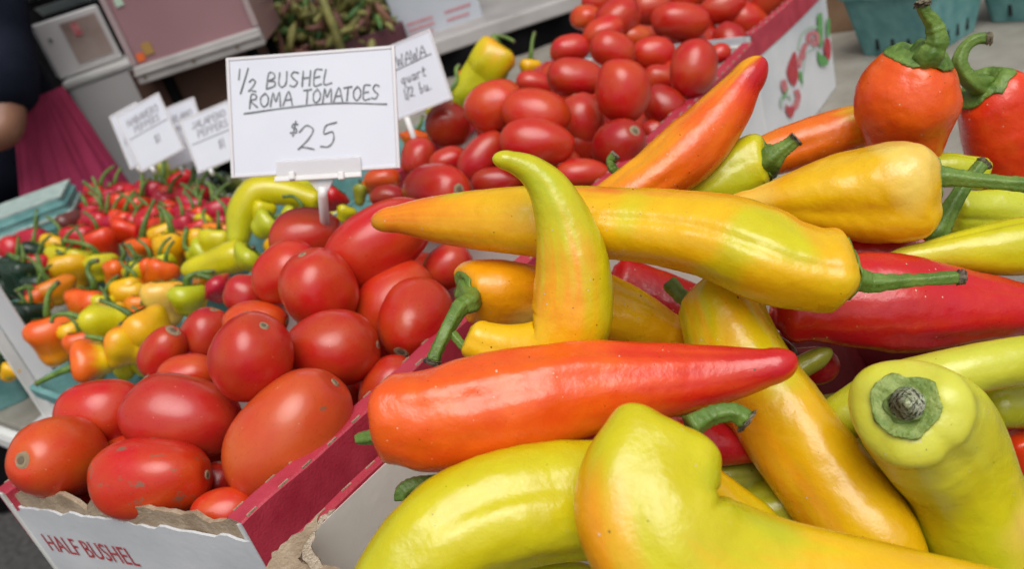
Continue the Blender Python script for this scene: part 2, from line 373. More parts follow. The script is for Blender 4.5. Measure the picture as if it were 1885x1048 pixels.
FAR = [(.354, .968), (.548, 1.180), (.345, 1.40), (.152, 1.192)]
box_near = carton('tomato_carton', 'nearest tomato carton, white with a torn brown front edge and red lettering', NEAR, TABLE, RIM, group='tomato cartons in a row')
box_mid = carton('tomato_carton', 'middle tomato carton, its right red flap running beside the upright orange pepper', MID, TABLE, RIM, torn=(), group='tomato cartons in a row')
box_far = carton('tomato_carton', 'farthest tomato carton with a red and green emblem on its white side', FAR, TABLE, RIM, torn=(), cap_w=.006, band=.03, inner_red=.02, group='tomato cartons in a row')
PEP = [(-.148, .328), (.145, .615), (.395, .390), (.105, .075)]
# order near-right, far-right, far-left, near-left as seen from the camera: the left wall runs beside the tomatoes
PB = [(.115, .085), (.40, .395), (.150, .610), (-.150, .331)]
box_pep = carton('pepper_carton', 'white carton with a narrow red rim heaped with long sweet peppers', PB, TABLE, RIM - .002, red=(1, 3), torn=(0,), band=.05, cap_w=.0035, inner_red=.012)

# torn corner flap of the pepper carton
def poly_plate(name, pts, thick, mat, parent, dirv, org):
    n = len(pts); b = MB(org); P = [Vector(p) for p in pts]
    vs = P + [p + dirv * thick for p in P]
    fs = [tuple(range(n)), tuple(range(2 * n - 1, n - 1, -1))] + [(i, (i + 1) % n + 0, (i + 1) % n + n, i + n) for i in range(n)]
    b.add(vs, fs); return b.build(name, mat, parent)
def jag(pts, amp, k=5):
    out = []
    for i in range(len(pts)):
        A, B = Vector(pts[i] + (0,)), Vector(pts[(i + 1) % len(pts)] + (0,))
        for j in range(k):
            q = A.lerp(B, j / k); s = amp if j else amp * .3
            out.append((q.x + random.uniform(-s, s), q.y + random.uniform(-s, s)))
    return out
org = box_pep.location
out1 = jag([(588, 950), (545, 985), (500, 1020), (488, 1060), (560, 1085), (600, 1060), (548, 1030), (575, 990)], 3.2)
poly_plate('torn_flap', [at(u, v, .402) for u, v in out1], .0022, M_brown, box_pep, Fw, org)
out2 = jag([(618, 938), (590, 952), (575, 985), (560, 1005), (556, 1030), (600, 1075), (650, 1100), (640, 1080), (600, 1048), (572, 1008), (585, 975)], 2.2)
poly_plate('torn_ply', [at(u, v, .398) for u, v in out2], .0012, noisy('raw_paper_edge', (.42, .33, .24), (.58, .48, .37), 300, .9, .8, 900), box_pep, Fw, org)

# print on the near carton's front
def text_mesh(txt, size=1, bold=0):
    cu = bpy.data.curves.new('t', 'FONT'); cu.body = txt; cu.size = size; cu.offset = bold; cu.resolution_u = 3
    o = bpy.data.objects.new('t', cu); C.objects.link(o)
    bpy.context.view_layer.update(); dg = bpy.context.evaluated_depsgraph_get()
    me = bpy.data.meshes.new_from_object(o.evaluated_get(dg)); bpy.data.objects.remove(o); return me
def place_text(txt, name, mat, parent, O, X, Y, w, h, nrm, bold=.01, lift=.0006, org=None):
    me = text_mesh(txt, 1, bold); xs = [v.co.x for v in me.vertices]; ys = [v.co.y for v in me.vertices]
    x0, x1, y0, y1 = min(xs), max(xs), min(ys), max(ys)
    for v in me.vertices:
        a = (v.co.x - x0) / (x1 - x0) * w; c = (v.co.y - y0) / (y1 - y0) * h
        v.co = O + X * a + Y * c + nrm * lift - (org or Vector())
    me.update(); me.materials.clear(); me.materials.append(mat); return link(name, me, None, parent)
A, B = Vector((*NEAR[3], 0)), Vector((*NEAR[0], 0)); d = (B - A).normalized(); nf = Vector((d.y, -d.x, 0))
Pw = A + nf * .0001 + Z * RIM
p0 = onplane(97, 1014, Pw, nf); p1 = onplane(258, 1040, Pw, nf)
wtx = (p1 - p0).dot(d)
place_text('HALF BUSHEL', 'printed_lettering', M_print, box_near, p0, d, Z, wtx, .0155, nf, 0, .0004, box_near.location)
# a piece of tape / tear on the white front
# emblem on the far carton
A, B = Vector((*FAR[0], 0)), Vector((*FAR[1], 0)); d2 = (B - A).normalized(); n2 = Vector((d2.y, -d2.x, 0))
Pl = A + n2 * .0046 + Z * RIM
def blob(name, pts, mat, lift, n=3):
    q = catmull([(*p,) for p in pts + [pts[0]]], n)[:-1]
    P = [onplane(u, v, Pl, n2) + n2 * lift - box_far.location for u, v in q]
    return link(name, mesh(name, P, [tuple(range(len(P)))]), mat, box_far)
def zp(l): return [(1400 + x / 4.37, y / 4.37) for x, y in l]
def ribbon(name, pts, wd, mat, lift):
    q = catmull([(*p,) for p in pts], 6); Lp = []; Rp = []
    ws = np.interp(np.linspace(0, 1, len(q)), np.linspace(0, 1, len(wd)), wd)
    for i in range(len(q)):
        t = q[min(i + 1, len(q) - 1)] - q[max(i - 1, 0)]; t = t / (np.linalg.norm(t) + 1e-9); nn = np.array([-t[1], t[0]])
        Lp.append(q[i] + nn * ws[i]); Rp.append(q[i] - nn * ws[i])
    V_ = [onplane(p[0], p[1], Pl, n2) + n2 * lift - box_far.location for p in Lp + Rp]; k = len(q)
    return link(name, mesh(name, V_, [(i, i + 1, k + i + 1, k + i) for i in range(k - 1)]), mat, box_far)
ribbon('emblem_outline', zp([(300, 400), (330, 280), (400, 220), (470, 215)]), [2, 2, 2], M_logo_pale, .0003)
ribbon('emblem_outline', zp([(170, 860), (175, 780), (230, 770), (240, 800)]), [2, 2], M_logo_pale, .0003)
ribbon('emblem_outline', zp([(330, 700), (345, 560), (370, 430), (450, 380)]), [1.2, 1.2], M_logo_pale, .0003)
blob('emblem_leaf', zp([(455, 120), (480, 100), (495, 130), (500, 330), (480, 380), (460, 300)]), M_logo_grn, .0005)
blob('emblem_leaf', zp([(530, 160), (545, 140), (558, 165), (555, 280), (535, 290)]), M_logo_grn, .0005)
blob('emblem_leaf', zp([(455, 400), (490, 440), (540, 470), (535, 520), (480, 525), (460, 480)]), M_logo_grn, .0005)
blob('emblem_leaf', zp([(310, 570), (325, 575), (342, 670), (325, 660), (305, 620)]), M_logo_grn, .0005)
blob('emblem_leaf', zp([(170, 790), (215, 700), (220, 720), (185, 800)]), M_logo_grn, .0005)
blob('emblem_pepper', zp([(515, 320), (540, 300), (562, 360), (558, 460), (535, 480), (510, 400)]), M_print, .0008)
blob('emblem_script', zp([(255, 430), (280, 415), (290, 500), (300, 620), (270, 690), (230, 650), (210, 560)]), M_print, .0006)
blob('emblem_script', zp([(165, 650), (200, 640), (215, 700), (190, 745), (165, 700)]), M_logo_red, .0006)
ribbon('emblem_script', zp([(285, 720), (300, 780), (280, 850), (240, 880)]), [5, 5, 6], M_logo_red, .0006)
blob('emblem_script', zp([(200, 830), (225, 860), (270, 860), (262, 920), (240, 945), (205, 900)]), M_print, .0007)
ribbon('emblem_script', zp([(300, 540), (320, 460), (350, 380), (365, 350)]), [5, 4], M_logo_red, .0006)
ribbon('emblem_script', zp([(320, 400), (345, 420), (350, 470)]), [2.5, 2], M_logo_red, .0007)
ribbon('emblem_script', zp([(390, 350), (380, 290), (420, 262), (455, 275), (450, 350), (410, 345)]), [3.5, 3.5], M_logo_red, .0006)
ribbon('emblem_script', zp([(405, 310), (435, 315)]), [2.5, 2.5], M_logo_red, .0007)

# ------------------------------------------------------------ peppers
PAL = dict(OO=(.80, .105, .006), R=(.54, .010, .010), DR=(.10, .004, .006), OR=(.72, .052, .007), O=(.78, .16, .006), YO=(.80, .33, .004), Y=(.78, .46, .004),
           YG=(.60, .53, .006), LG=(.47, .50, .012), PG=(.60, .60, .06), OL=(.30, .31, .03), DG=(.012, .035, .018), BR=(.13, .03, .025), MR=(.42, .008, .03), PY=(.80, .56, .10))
def build_pepper(name, label, cat, pts, stops, stem=None, group=None, lobes=3, lob=.07, seed=0, patch=None, side=None,
                 nr=64, seg=14, dimple=.3, calyx=.55, cal_on=True, lump=.05, mat=None, dry=True, tipsharp=.5, stem_mat=None, cal_mat=None, tip_mat=None, relax=0, shoulder=.48, creases=3):
    if not cal_on: dimple = .0
    """pts: (u,v,t,r_px) from the stem end to the tip. stem: (u,v,t,r_px) from the calyx outwards."""
    P = np.array([list(at(u, v, t)) + [px(r, t)] for (u, v, t, r) in pts])
    q = catmull(P, seg); cen = q[:, :3]; rr = np.maximum(q[:, 3], 1e-4)
    dl = np.linalg.norm(np.diff(cen, axis=0), axis=1); s = np.concatenate([[0], np.cumsum(dl)]); Ltot = s[-1]
    # resample evenly, with dense ends
    nl = max(18, int(nr * .9)); u_ = (1 - np.cos(np.linspace(0, math.pi, nl))) / 2 * .75 + np.linspace(0, 1, nl) * .25
    S = u_ * Ltot; c2 = np.stack([np.interp(S, s, cen[:, k]) for k in range(3)], 1)
    # radius profile: control radii between the ends, rounded caps
    inner = P[1:-1]; cs_ = np.concatenate([[0], np.cumsum(np.linalg.norm(np.diff(P[:, :3], axis=0), axis=1))]); cs_ *= Ltot / cs_[-1]
    rad_c = catmull([[cs_[i], P[i, 3]] for i in range(1, len(P) - 1)], 8) if len(P) > 3 else np.array([[cs_[1], P[1, 3]], [cs_[1] + 1e-4, P[1, 3]]])
    r_s = np.interp(S, rad_c[:, 0], rad_c[:, 1])
    r0 = P[1, 3]; rn = P[-2, 3]
    k0 = min(r0 * shoulder, Ltot * .3); a = np.clip(S / k0, 0, 1); cap0 = np.power(np.clip(1 - (1 - a) ** 2.6, 0, 1), 1 / 2.2)
    k1 = max(Ltot - cs_[-2], rn * .8); a = np.clip((Ltot - S) / k1, 0, 1); cap1 = np.power(np.clip(1 - (1 - a) ** 2, 0, 1), tipsharp)
    R_ = r_s * cap0 * cap1
    T = np.gradient(c2, axis=0); T /= np.linalg.norm(T, axis=1)[:, None]
    K_ = np.gradient(T, axis=0) / np.maximum(np.gradient(S), 1e-5)[:, None]
    for _ in range(6): K_[1:-1] = (K_[:-2] + 2 * K_[1:-1] + K_[2:]) / 4
    crng = random.Random(int(seed * 31) + 5); cre = [(crng.uniform(0, 6.28), crng.uniform(.12, .3), crng.uniform(.04, .10), crng.uniform(0, .6), crng.uniform(.2, .45)) for _ in range(creases)]
    # extra inner rings to form the stem dimple
    rings = []  # (centre, tangent, radius, s)
    i0 = 1
    for f, dz in ((.05, dimple), (.2, dimple * .85), (.38, dimple * .42), (.55, dimple * .10)):
        rings.append((c2[0] + T[0] * r0 * dz, T[0], r0 * f, 0, None))
    for i in range(1, nl):
        if i < nl and R_[i] < r0 * .62 and S[i] < k0 * .5: continue
        rings.append((c2[i], T[i], max(R_[i], 2e-5), S[i] / Ltot, Vector(K_[i])))
    a_ = Vector(T[0]).orthogonal(); a_ = Vector(Rt) - Vector(T[0]) * Rt.dot(Vector(T[0])); a_.normalize()
    V = []; Cc = []; org = Vector(c2[0])
    ph = seed * 1.7; so_ = Vector((seed * 3.1, seed * 1.3, seed * .7))
    sideV = None
    if side: sideV = (Rt * side[1] + Up * side[2] - Fw * side[3]).normalized()
    cols = [(p, np.array(PAL[c])) for p, c in stops]
    cp = [p for p, _ in cols]; ca = np.array([c for _, c in cols])
    for (c, t, r, sn, kv) in rings:
        t = Vector(t); a_ = (a_ - t * a_.dot(t)).normalized(); b_ = t.cross(a_); c = Vector(c)
        la = lob * (1 - .75 * sn) 
        for k in range(nr):
            th = 2 * math.pi * k / nr; dr = a_ * math.cos(th) + b_ * math.sin(th)
            m = 1 + la * math.cos(lobes * (th + ph + sn * .7)) + la * .4 * math.cos(2 * (th + ph * 2))
            for (c0, cw, cd, cs0, cl) in cre:
                da = (th - c0 + math.pi) % (2 * math.pi) - math.pi
                m -= cd * math.exp(-(da / cw) ** 2) * math.exp(-((sn - cs0) / cl) ** 2)
            rm = r * m
            if kv is not None:
                kc = kv.dot(dr)
                if kc > 1e-3:
                    lim = .9 / kc
                    if rm > lim * .6: rm = lim * (1 - .4 * math.exp(-(rm / lim - .6) / .4))
            p = c + dr * rm
            nv = noise.noise((p - org) * 38 + so_) * 1.0 + noise.noise((p - org) * 95 + so_) * .3
            p += dr * r * lump * nv
            if mat is None: p += dr * r * .010 * noise.noise((p - org) * 210 + so_)
            # end lobes push forward of the calyx
            if sn < .2: p -= t * r0 * .10 * (1 - sn / .2) * max(0, math.cos(lobes * (th + ph))) * min(1, r / r0)
            V.append(p - org)
            nz = noise.noise((p - org) * 22 + so_ * 2); nz2 = noise.noise((p - org) * 55 - so_)
            nz3 = noise.noise(Vector((math.cos(th) * 4.5, math.sin(th) * 4.5, sn * 3 + seed))); nz4 = noise.noise(Vector((math.cos(th) * 11, math.sin(th) * 11, sn * 5 + seed)))
            ss = min(1, max(0, sn + nz * .12 + nz2 * .05 + nz3 * .10 + nz4 * .05))
            col = np.array([np.interp(ss, cp, ca[:, j]) for j in range(3)])
            if sideV is not None:
                f = dr.dot(sideV) + nz * .6 + nz3 * .3; f = min(1, max(0, (f - side[4]) / .55)); col = col * (1 - f) + np.array(PAL[side[0]]) * f
            if patch:
                f = noise.noise((p - org) * patch[2] + so_ * 5) + nz2 * .25; f = min(1, max(0, (f - patch[1]) / .3)); col = col * (1 - f) + np.array(PAL[patch[0]]) * f
            Cc.append((*col, 1))
    n_r = len(rings); Fs = []
    for i in range(n_r - 1):
        for k in range(nr):
            Fs.append((i * nr + k, (i + 1) * nr + k, (i + 1) * nr + (k + 1) % nr, i * nr + (k + 1) % nr))
    Fs.append(tuple(range(nr))); Fs.append(tuple((n_r - 1) * nr + k for k in range(nr - 1, -1, -1)))
    me = mesh('flesh', V, Fs)
    ca_ = me.color_attributes.new('Col', 'FLOAT_COLOR', 'POINT'); ca_.data.foreach_set('color', np.array(Cc, dtype=np.float32).ravel())
    root = empty(name, org, label, cat, group)
    fl = link('flesh', me, mat or M_pep, root, True)
    if relax:
        sm_ = fl.modifiers.new('relax', 'SMOOTH'); sm_.factor = .6; sm_.iterations = relax
    far = (mat is M_pep_far); ns = 8 if far else 16
    t0 = Vector(T[0]); sm = stem_mat or M_stem
    if cal_on:
        # calyx: a thin jagged cap that hugs the shoulder
        b = MB(org); nc = 24 if far else 72; rng = random.Random(int(seed * 10))
        a0 = Rt - t0 * Rt.dot(t0); a0.normalize(); b0 = t0.cross(a0)
        pf = [0, .05, .2, .38, .55]; pz = [dimple, dimple, dimple * .85, dimple * .42, dimple * .10]
        for q_ in range(1, nl):
            if R_[q_] < r0 * .62: continue
            if R_[q_] / r0 <= pf[-1] or S[q_] > k0: break
            pf.append(R_[q_] / r0); pz.append(S[q_] / r0)
        prof = [0, .16, .34, .55, .72, .86, .95, 1.0]; vs = []
        pn = 5 if far else 6
        jit = [(.10 * (1 - abs(((k * pn / nc + seed) % 1) * 2 - 1)) + rng.uniform(-.02, .02)) for k in range(nc)]
        for f in prof:
            for k in range(nc):
                th = 2 * math.pi * k / nc
                ff = f * calyx * (1 + jit[k] * max(0, f - .5) * 2 + noise.noise(Vector((math.cos(th) * 2, math.sin(th) * 2, seed))) * .22 * f)
                m = 1 + lob * math.cos(lobes * (th + ph)) + lob * .4 * math.cos(2 * (th + ph * 2))
                dz = np.interp(ff, pf, pz) - .085 + .035 * f - .10 * max(0, math.cos(lobes * (th + ph))) * min(1, ff)
                dz -= .018 * max(0, math.cos(pn * th)) * math.sin(math.pi * f) + .05 * max(0, .45 - f) + (.02 * abs(math.sin(k * .55 + seed)) if f > .9 else .012)
                vs.append(Vector(c2[0]) + (a0 * math.cos(th) + b0 * math.sin(th)) * r0 * ff * m + t0 * r0 * dz)
        fs = []
        for i in range(len(prof) - 1):
            for k in range(nc): fs.append((i * nc + k, (i + 1) * nc + k, (i + 1) * nc + (k + 1) % nc, i * nc + (k + 1) % nc))
        b.add(vs, fs); o = b.build('calyx', cal_mat or M_cal, root, True)
        if not far:
            sdm = o.modifiers.new('thick', 'SOLIDIFY'); sdm.thickness = .0009; sdm.offset = 1
    if stem:
        Sp = [list(Vector(c2[0]) + t0 * r0 * (dimple * .5)) + [px(stem[0][3], stem[0][2]) * (1.25 if cal_on else 1)]] if cal_on else []
        Sp += [list(at(u, v, t)) + [px(r, t)] for (u, v, t, r) in stem]
        q = catmull(Sp, 5 if far else 9); b = MB(org)
        rs = [max(x, 2e-4) * (1 + (0 if far else noise.noise(Vector((i * .6, seed, 1))) * .12)) for i, x in enumerate(q[:, 3])]
        cut = max(2, int(len(q) * (.93 if not far else 1)))
        (b.tube([Vector(x[:3]) for x in q[:cut]], rs[:cut], ns) if far else b.ribbed([Vector(x[:3]) for x in q[:cut]], rs[:cut], 24, 5, .10, seed)); so2 = b.build('stem', sm, root, True)
        if dry:
            b = MB(org); e = [Vector(x[:3]) for x in q[cut - 1:]]; re_ = list(rs[cut - 1:])
            if len(e) < 2: dd = (Vector(q[-1][:3]) - Vector(q[-2][:3])).normalized(); e = [e[0] - dd * re_[0] * .1, e[0] + dd * re_[0] * .7]; re_ = [re_[0] * 1.04, re_[0] * .8]
            re_ = [x * random.uniform(1.0, 1.16) for x in re_]
            if far or tip_mat: b.tube(e, re_, ns)
            else:
                ee = catmull([list(x) + [r_] for x, r_ in zip(e, re_)], 3); b.ribbed([Vector(x[:3]) for x in ee], [x[3] for x in ee], 20, 4, .12, seed, .45)
            o = b.build('stem_tip', tip_mat or M_dry, so2, True)
    return root

G1 = 'long sweet peppers heaped in the near carton'
def big(label, pts, stops, stem=None, **k): return build_pepper('sweet_pepper', label, 'pepper', pts, stops, stem, group=G1, nr=k.pop('nr', 104), **k)
big('long orange to red pepper lying across the front of the heap, tip pointing right',
    [(698, 768, .352, 80), (735, 770, .35, 84), (800, 770, .35, 97), (880, 755, .35, 101), (980, 731, .35, 99), (1100, 709, .35, 84), (1220, 699, .35, 70), (1330, 690, .348, 53), (1415, 676, .343, 35), (1469, 660, .34, 10)],
    [(0, 'OO'), (.5, 'OO'), (.68, 'OR'), (.88, 'R'), (1, 'R')], [(700, 803, .365, 13), (675, 806, .368, 13), (652, 810, .37, 9)], seed=1, side=('O', .1, -1, 0, .5), cal_on=False, lob=.035, lump=.07, dry=False)
big('longest yellow pepper with orange back lying level, stem to the right',
    [(1560, 505, .370, 80), (1540, 503, .370, 86), (1500, 500, .371, 82), (1445, 487, .373, 86), (1395, 468, .376, 90), (1300, 435, .385, 80), (1200, 420, .395, 72), (1100, 413, .405, 68), (1000, 411, .415, 66), (900, 408, .425, 58), (800, 404, .435, 43), (730, 404, .44, 25), (684, 410, .445, 8)],
    [(0, 'Y'), (.15, 'Y'), (.6, 'Y'), (.8, 'YO'), (1, 'O')], [(1590, 518, .372, 20), (1610, 521, .372, 17), (1680, 517, .37, 12), (1740, 513, .368, 12), (1776, 510, .367, 12)], seed=2.2, lob=.07, side=('O', .3, 1, -.4, .62), calyx=.62, patch=('YG', .2, 30), lump=.05)
big('yellow-green pepper with a hooked tip standing in front of the long yellow one',
    [(866, 618, .392, 30), (890, 630, .39, 40), (945, 645, .387, 50), (1005, 645, .385, 66), (1047, 600, .383, 76), (1057, 530, .381, 74), (1052, 470, .379, 66), (1036, 405, .377, 53), (1012, 350, .375, 40), (978, 314, .373, 28), (940, 297, .371, 19), (906, 291, .37, 10)],
    [(0, 'Y'), (.25, 'Y'), (.5, 'YO'), (.68, 'YG'), (.85, 'LG'), (1, 'YG')], [(868, 652, .40, 9), (850, 635, .40, 8), (826, 606, .402, 9)], seed=3, lob=.03, side=('YG', 1, .1, .2, .45), cal_on=False, dry=False)
big('short orange pepper with a long drooping green stem, tucked behind the hooked pepper',
    [(852, 535, .43, 40), (870, 532, .432, 56), (915, 540, .435, 66), (975, 548, .44, 62), (1050, 560, .445, 42), (1110, 570, .45, 10)],
    [(0, 'YO'), (.4, 'YO'), (.7, 'O'), (1, 'O')], [(866, 556, .414, 20), (846, 568, .408, 16), (822, 608, .40, 13), (803, 648, .398, 12), (795, 672, .398, 14)], seed=4, calyx=.7, patch=('PY', .3, 25))
big('olive yellow pepper in shade between the hooked pepper and the diagonal one',
    [(1070, 560, .45, 40), (1110, 572, .45, 66), (1170, 592, .45, 58), (1225, 615, .45, 42), (1275, 640, .45, 10)], [(0, 'Y'), (.5, 'Y'), (1, 'YO')], seed=5, cal_on=False)
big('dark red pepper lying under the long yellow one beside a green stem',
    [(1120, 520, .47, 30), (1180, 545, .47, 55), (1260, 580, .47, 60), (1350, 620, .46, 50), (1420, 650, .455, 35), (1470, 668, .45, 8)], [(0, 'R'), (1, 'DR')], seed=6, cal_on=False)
big('yellow pepper lying diagonally from the centre of the heap to the bottom edge',
    [(1322, 540, .425, 50), (1335, 590, .415, 80), (1368, 668, .405, 88), (1425, 748, .395, 90), (1485, 830, .385, 92), (1545, 912, .375, 92), (1600, 990, .365, 90), (1640, 1070, .36, 78), (1690, 1170, .355, 20)],
    [(0, 'YG'), (.15, 'Y'), (.9, 'Y'), (1, 'YO')], [(1290, 575, .425, 13), (1255, 545, .43, 14), (1226, 514, .435, 15)], seed=7.6, lob=.08, side=('YO', -.5, -.3, .4, .6), cal_on=False, dry=False, patch=('YG', .2, 18))
big('big yellow and green pepper bending towards the lower right corner, nearest of all',
    [(1236, 782, .307, 70), (1214, 832, .303, 104), (1196, 905, .299, 136), (1222, 985, .296, 150), (1300, 1050, .293, 138), (1420, 1076, .292, 118), (1560, 1088, .29, 96), (1700, 1105, .288, 82), (1850, 1122, .286, 66), (1980, 1150, .285, 20)],
    [(0, 'YG'), (.35, 'YG'), (.5, 'Y'), (1, 'Y')], [(1270, 785, .325, 22), (1310, 765, .328, 18), (1350, 760, .328, 17), (1378, 778, .327, 19)], seed=8.3, relax=28, lob=.08, side=('YO', -1, -.3, .1, .62), patch=('LG', .42, 20), cal_on=False, nr=112)
big('lime yellow pepper curving down to the bottom edge beside the carton wall',
    [(1140, 925, .335, 60), (1070, 925, .333, 106), (960, 935, .33, 110), (860, 968, .327, 108), (775, 1035, .323, 102), (710, 1125, .32, 88), (660, 1230, .318, 20)],
    [(0, 'YG'), (.5, 'YG'), (1, 'LG')], seed=9, lob=.04, side=('LG', .1, -1, 0, .5), cal_on=False, nr=96)
big('pale yellow-green pepper facing the viewer with its cut green calyx',
    [(1666, 748, .322, 60), (1678, 762, .332, 104), (1702, 790, .345, 116), (1736, 838, .353, 111), (1768, 897, .358, 103), (1796, 960, .362, 110), (1835, 1045, .366, 118), (1880, 1130, .37, 100), (1930, 1230, .375, 20)],
    [(0, 'PG'), (.4, 'YG'), (.7, 'LG'), (1, 'YG')], [(1671, 745, .3200, 30), (1670, 744, .3185, 31), (1669, 743, .3176, 29)], seed=10, relax=6, calyx=.54, dimple=.14, stem_mat=M_stem_pale, cal_mat=M_cal_lt, tip_mat=M_cut, lob=.05, patch=('PY', .25, 20), nr=96)
big('slim pale green pepper lying above the cut-stem one, running off the right edge',
    [(1985, 640, .385, 20), (1940, 650, .385, 40), (1880, 662, .385, 44), (1790, 680, .386, 46), (1700, 702, .39, 48), (1625, 730, .393, 52), (1560, 765, .396, 44), (1510, 795, .40, 10)],
    [(0, 'LG'), (.5, 'PG'), (1, 'LG')], seed=11, lob=.03, cal_on=False)
big('large glossy red pepper under the stem of the long yellow one',
    [(1425, 570, .43, 40), (1480, 562, .428, 70), (1560, 556, .425, 86), (1650, 562, .423, 90), (1750, 567, .422, 77), (1850, 570, .42, 57), (1950, 575, .42, 32), (2010, 578, .42, 8)],
    [(0, 'R'), (1, 'R')], seed=12, lob=.05, cal_on=False, lump=.06)
big('orange pepper with a red tip pointing up beside the red carton flap',
    [(1035, 432, .475, 25), (1085, 405, .475, 42), (1150, 365, .475, 48), (1222, 315, .475, 55), (1285, 262, .475, 57), (1335, 202, .474, 47), (1372, 150, .473, 32), (1406, 106, .472, 14)],
    [(0, 'YO'), (.5, 'O'), (.75, 'OO'), (.88, 'OR'), (1, 'R')], seed=13, lob=.05, side=('YO', -.75, .6, 0, .55), cal_on=False)
big('yellow-green pepper with a short dark-ended stem behind the upright orange one',
    [(1412, 298, .485, 38), (1380, 306, .487, 54), (1330, 335, .49, 54), (1270, 370, .495, 44), (1200, 405, .50, 10)], [(0, 'YG'), (.3, 'LG'), (1, 'LG')],
    [(1418, 292, .475, 26), (1436, 278, .47, 16), (1454, 266, .468, 13), (1468, 254, .466, 13)], seed=14, calyx=.72, dimple=.2)
big('orange pepper with a blunt rounded tip next to the white carton side',
    [(1340, 312, .55, 20), (1395, 292, .548, 36), (1450, 274, .545, 42), (1510, 256, .54, 44), (1570, 238, .535, 42), (1608, 230, .532, 28)], [(0, 'YO'), (.4, 'O'), (.8, 'O'), (.93, 'Y'), (1, 'Y')], seed=15, lob=.03, cal_on=False, tipsharp=.42)  # yellow at the blunt end is a painted highlight
big('broad yellow pepper with a long green stem reaching the right edge',
    [(1703, 347, .44, 80), (1685, 349, .44, 96), (1640, 354, .442, 97), (1580, 360, .447, 88), (1530, 364, .45, 76), (1450, 372, .455, 50), (1385, 380, .46, 30), (1320, 390, .465, 8)],
    [(0, 'Y'), (.3, 'Y'), (.6, 'Y'), (1, 'YO')], [(1716, 328, .433, 20), (1745, 326, .43, 17), (1810, 334, .425, 13), (1890, 341, .42, 14), (1910, 343, .42, 14)], seed=16.3, lobes=4, lob=.05, shoulder=.36, creases=2, calyx=.62, patch=('PY', .1, 22), side=('YO', 0, 1, 0, .7))
big('orange-red pepper standing upright with a thick green stem against the teal basket',
    [(1700, 98, .475, 50), (1688, 128, .48, 84), (1672, 188, .49, 93), (1668, 250, .50, 70), (1662, 320, .51, 52), (1655, 420, .52, 10)],
    [(0, 'OO'), (.5, 'OO'), (1, 'O')], [(1706, 108, .464, 23), (1724, 78, .458, 20), (1720, 45, .455, 15), (1703, 22, .452, 11), (1698, 0, .45, 12)], seed=17.5, shoulder=.95, lob=.04, calyx=.68, dimple=.1, side=('OR', 0, 1, .6, .6))
big('deep red pepper at the right edge with a thin curved dark-tipped stem',
    [(1808, 148, .515, 45), (1830, 185, .52, 70), (1846, 245, .53, 76), (1862, 320, .54, 66), (1885, 420, .55, 10)], [(0, 'OR'), (1, 'OR')],
    [(1795, 156, .505, 16), (1768, 122, .50, 14), (1774, 92, .498, 11), (1797, 72, .495, 10), (1826, 70, .493, 10)], seed=18, shoulder=.95, lob=.04, calyx=.72, patch=('OR', .2, 25))
big('small lime pepper half hidden behind the broad yellow one and its stem',
    [(1815, 320, .495, 10), (1775, 315, .495, 30), (1735, 312, .497, 33), (1680, 320, .50, 34), (1630, 330, .50, 10)], [(0, 'LG'), (1, 'LG')], seed=19, cal_on=False)
big('orange-red pepper beneath the broad yellow one, its green stem rising behind',
    [(1715, 430, .455, 30), (1690, 445, .458, 38), (1630, 462, .46, 42), (1560, 470, .465, 38), (1500, 470, .47, 10)], [(0, 'OR'), (1, 'R')],
    [(1722, 425, .45, 26), (1740, 400, .45, 17), (1772, 348, .45, 13), (1800, 312, .45, 12), (1814, 298, .45, 12)], seed=20, calyx=.9, dimple=.1)
big('pale yellow pepper with wavy ridges below the deep red one',
    [(1745, 395, .485, 25), (1785, 395, .485, 44), (1850, 400, .485, 50), (1930, 420, .485, 48), (2000, 440, .485, 10)], [(0, 'LG'), (1, 'PG')], seed=21, lob=.12, cal_on=False)
big('green-yellow pepper with dark flecks above the glossy red one',
    [(2010, 440, .43, 30), (1950, 445, .43, 52), (1860, 455, .43, 54), (1780, 462, .432, 40), (1700, 470, .435, 24), (1625, 482, .44, 6)], [(0, 'LG'), (.6, 'YG'), (1, 'PG')], seed=22, lob=.03, cal_on=False)
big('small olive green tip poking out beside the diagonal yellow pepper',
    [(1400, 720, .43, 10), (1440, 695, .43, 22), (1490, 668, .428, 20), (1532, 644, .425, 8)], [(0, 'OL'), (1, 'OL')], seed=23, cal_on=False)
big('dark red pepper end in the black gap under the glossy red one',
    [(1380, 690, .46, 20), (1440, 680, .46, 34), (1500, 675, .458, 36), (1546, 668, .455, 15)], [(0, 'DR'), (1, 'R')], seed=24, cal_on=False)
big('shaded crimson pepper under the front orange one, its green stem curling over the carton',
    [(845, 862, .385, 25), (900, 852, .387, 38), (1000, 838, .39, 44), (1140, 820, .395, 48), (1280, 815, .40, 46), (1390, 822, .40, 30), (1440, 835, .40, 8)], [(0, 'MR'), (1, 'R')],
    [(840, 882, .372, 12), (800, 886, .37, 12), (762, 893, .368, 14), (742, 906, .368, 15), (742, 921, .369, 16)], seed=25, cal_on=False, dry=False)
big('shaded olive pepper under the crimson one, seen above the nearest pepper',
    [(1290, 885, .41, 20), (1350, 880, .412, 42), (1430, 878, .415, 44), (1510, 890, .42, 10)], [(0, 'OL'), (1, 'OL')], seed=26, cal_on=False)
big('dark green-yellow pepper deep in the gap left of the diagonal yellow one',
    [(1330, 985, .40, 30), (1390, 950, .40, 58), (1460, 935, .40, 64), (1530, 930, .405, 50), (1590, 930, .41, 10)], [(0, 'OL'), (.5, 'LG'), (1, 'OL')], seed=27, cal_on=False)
big('narrow yellow pepper just behind the bend of the nearest pepper',
    [(1290, 880, .38, 15), (1330, 912, .38, 34), (1380, 950, .38, 34), (1440, 985, .38, 10)], [(0, 'Y'), (1, 'YG')], seed=28, cal_on=False)
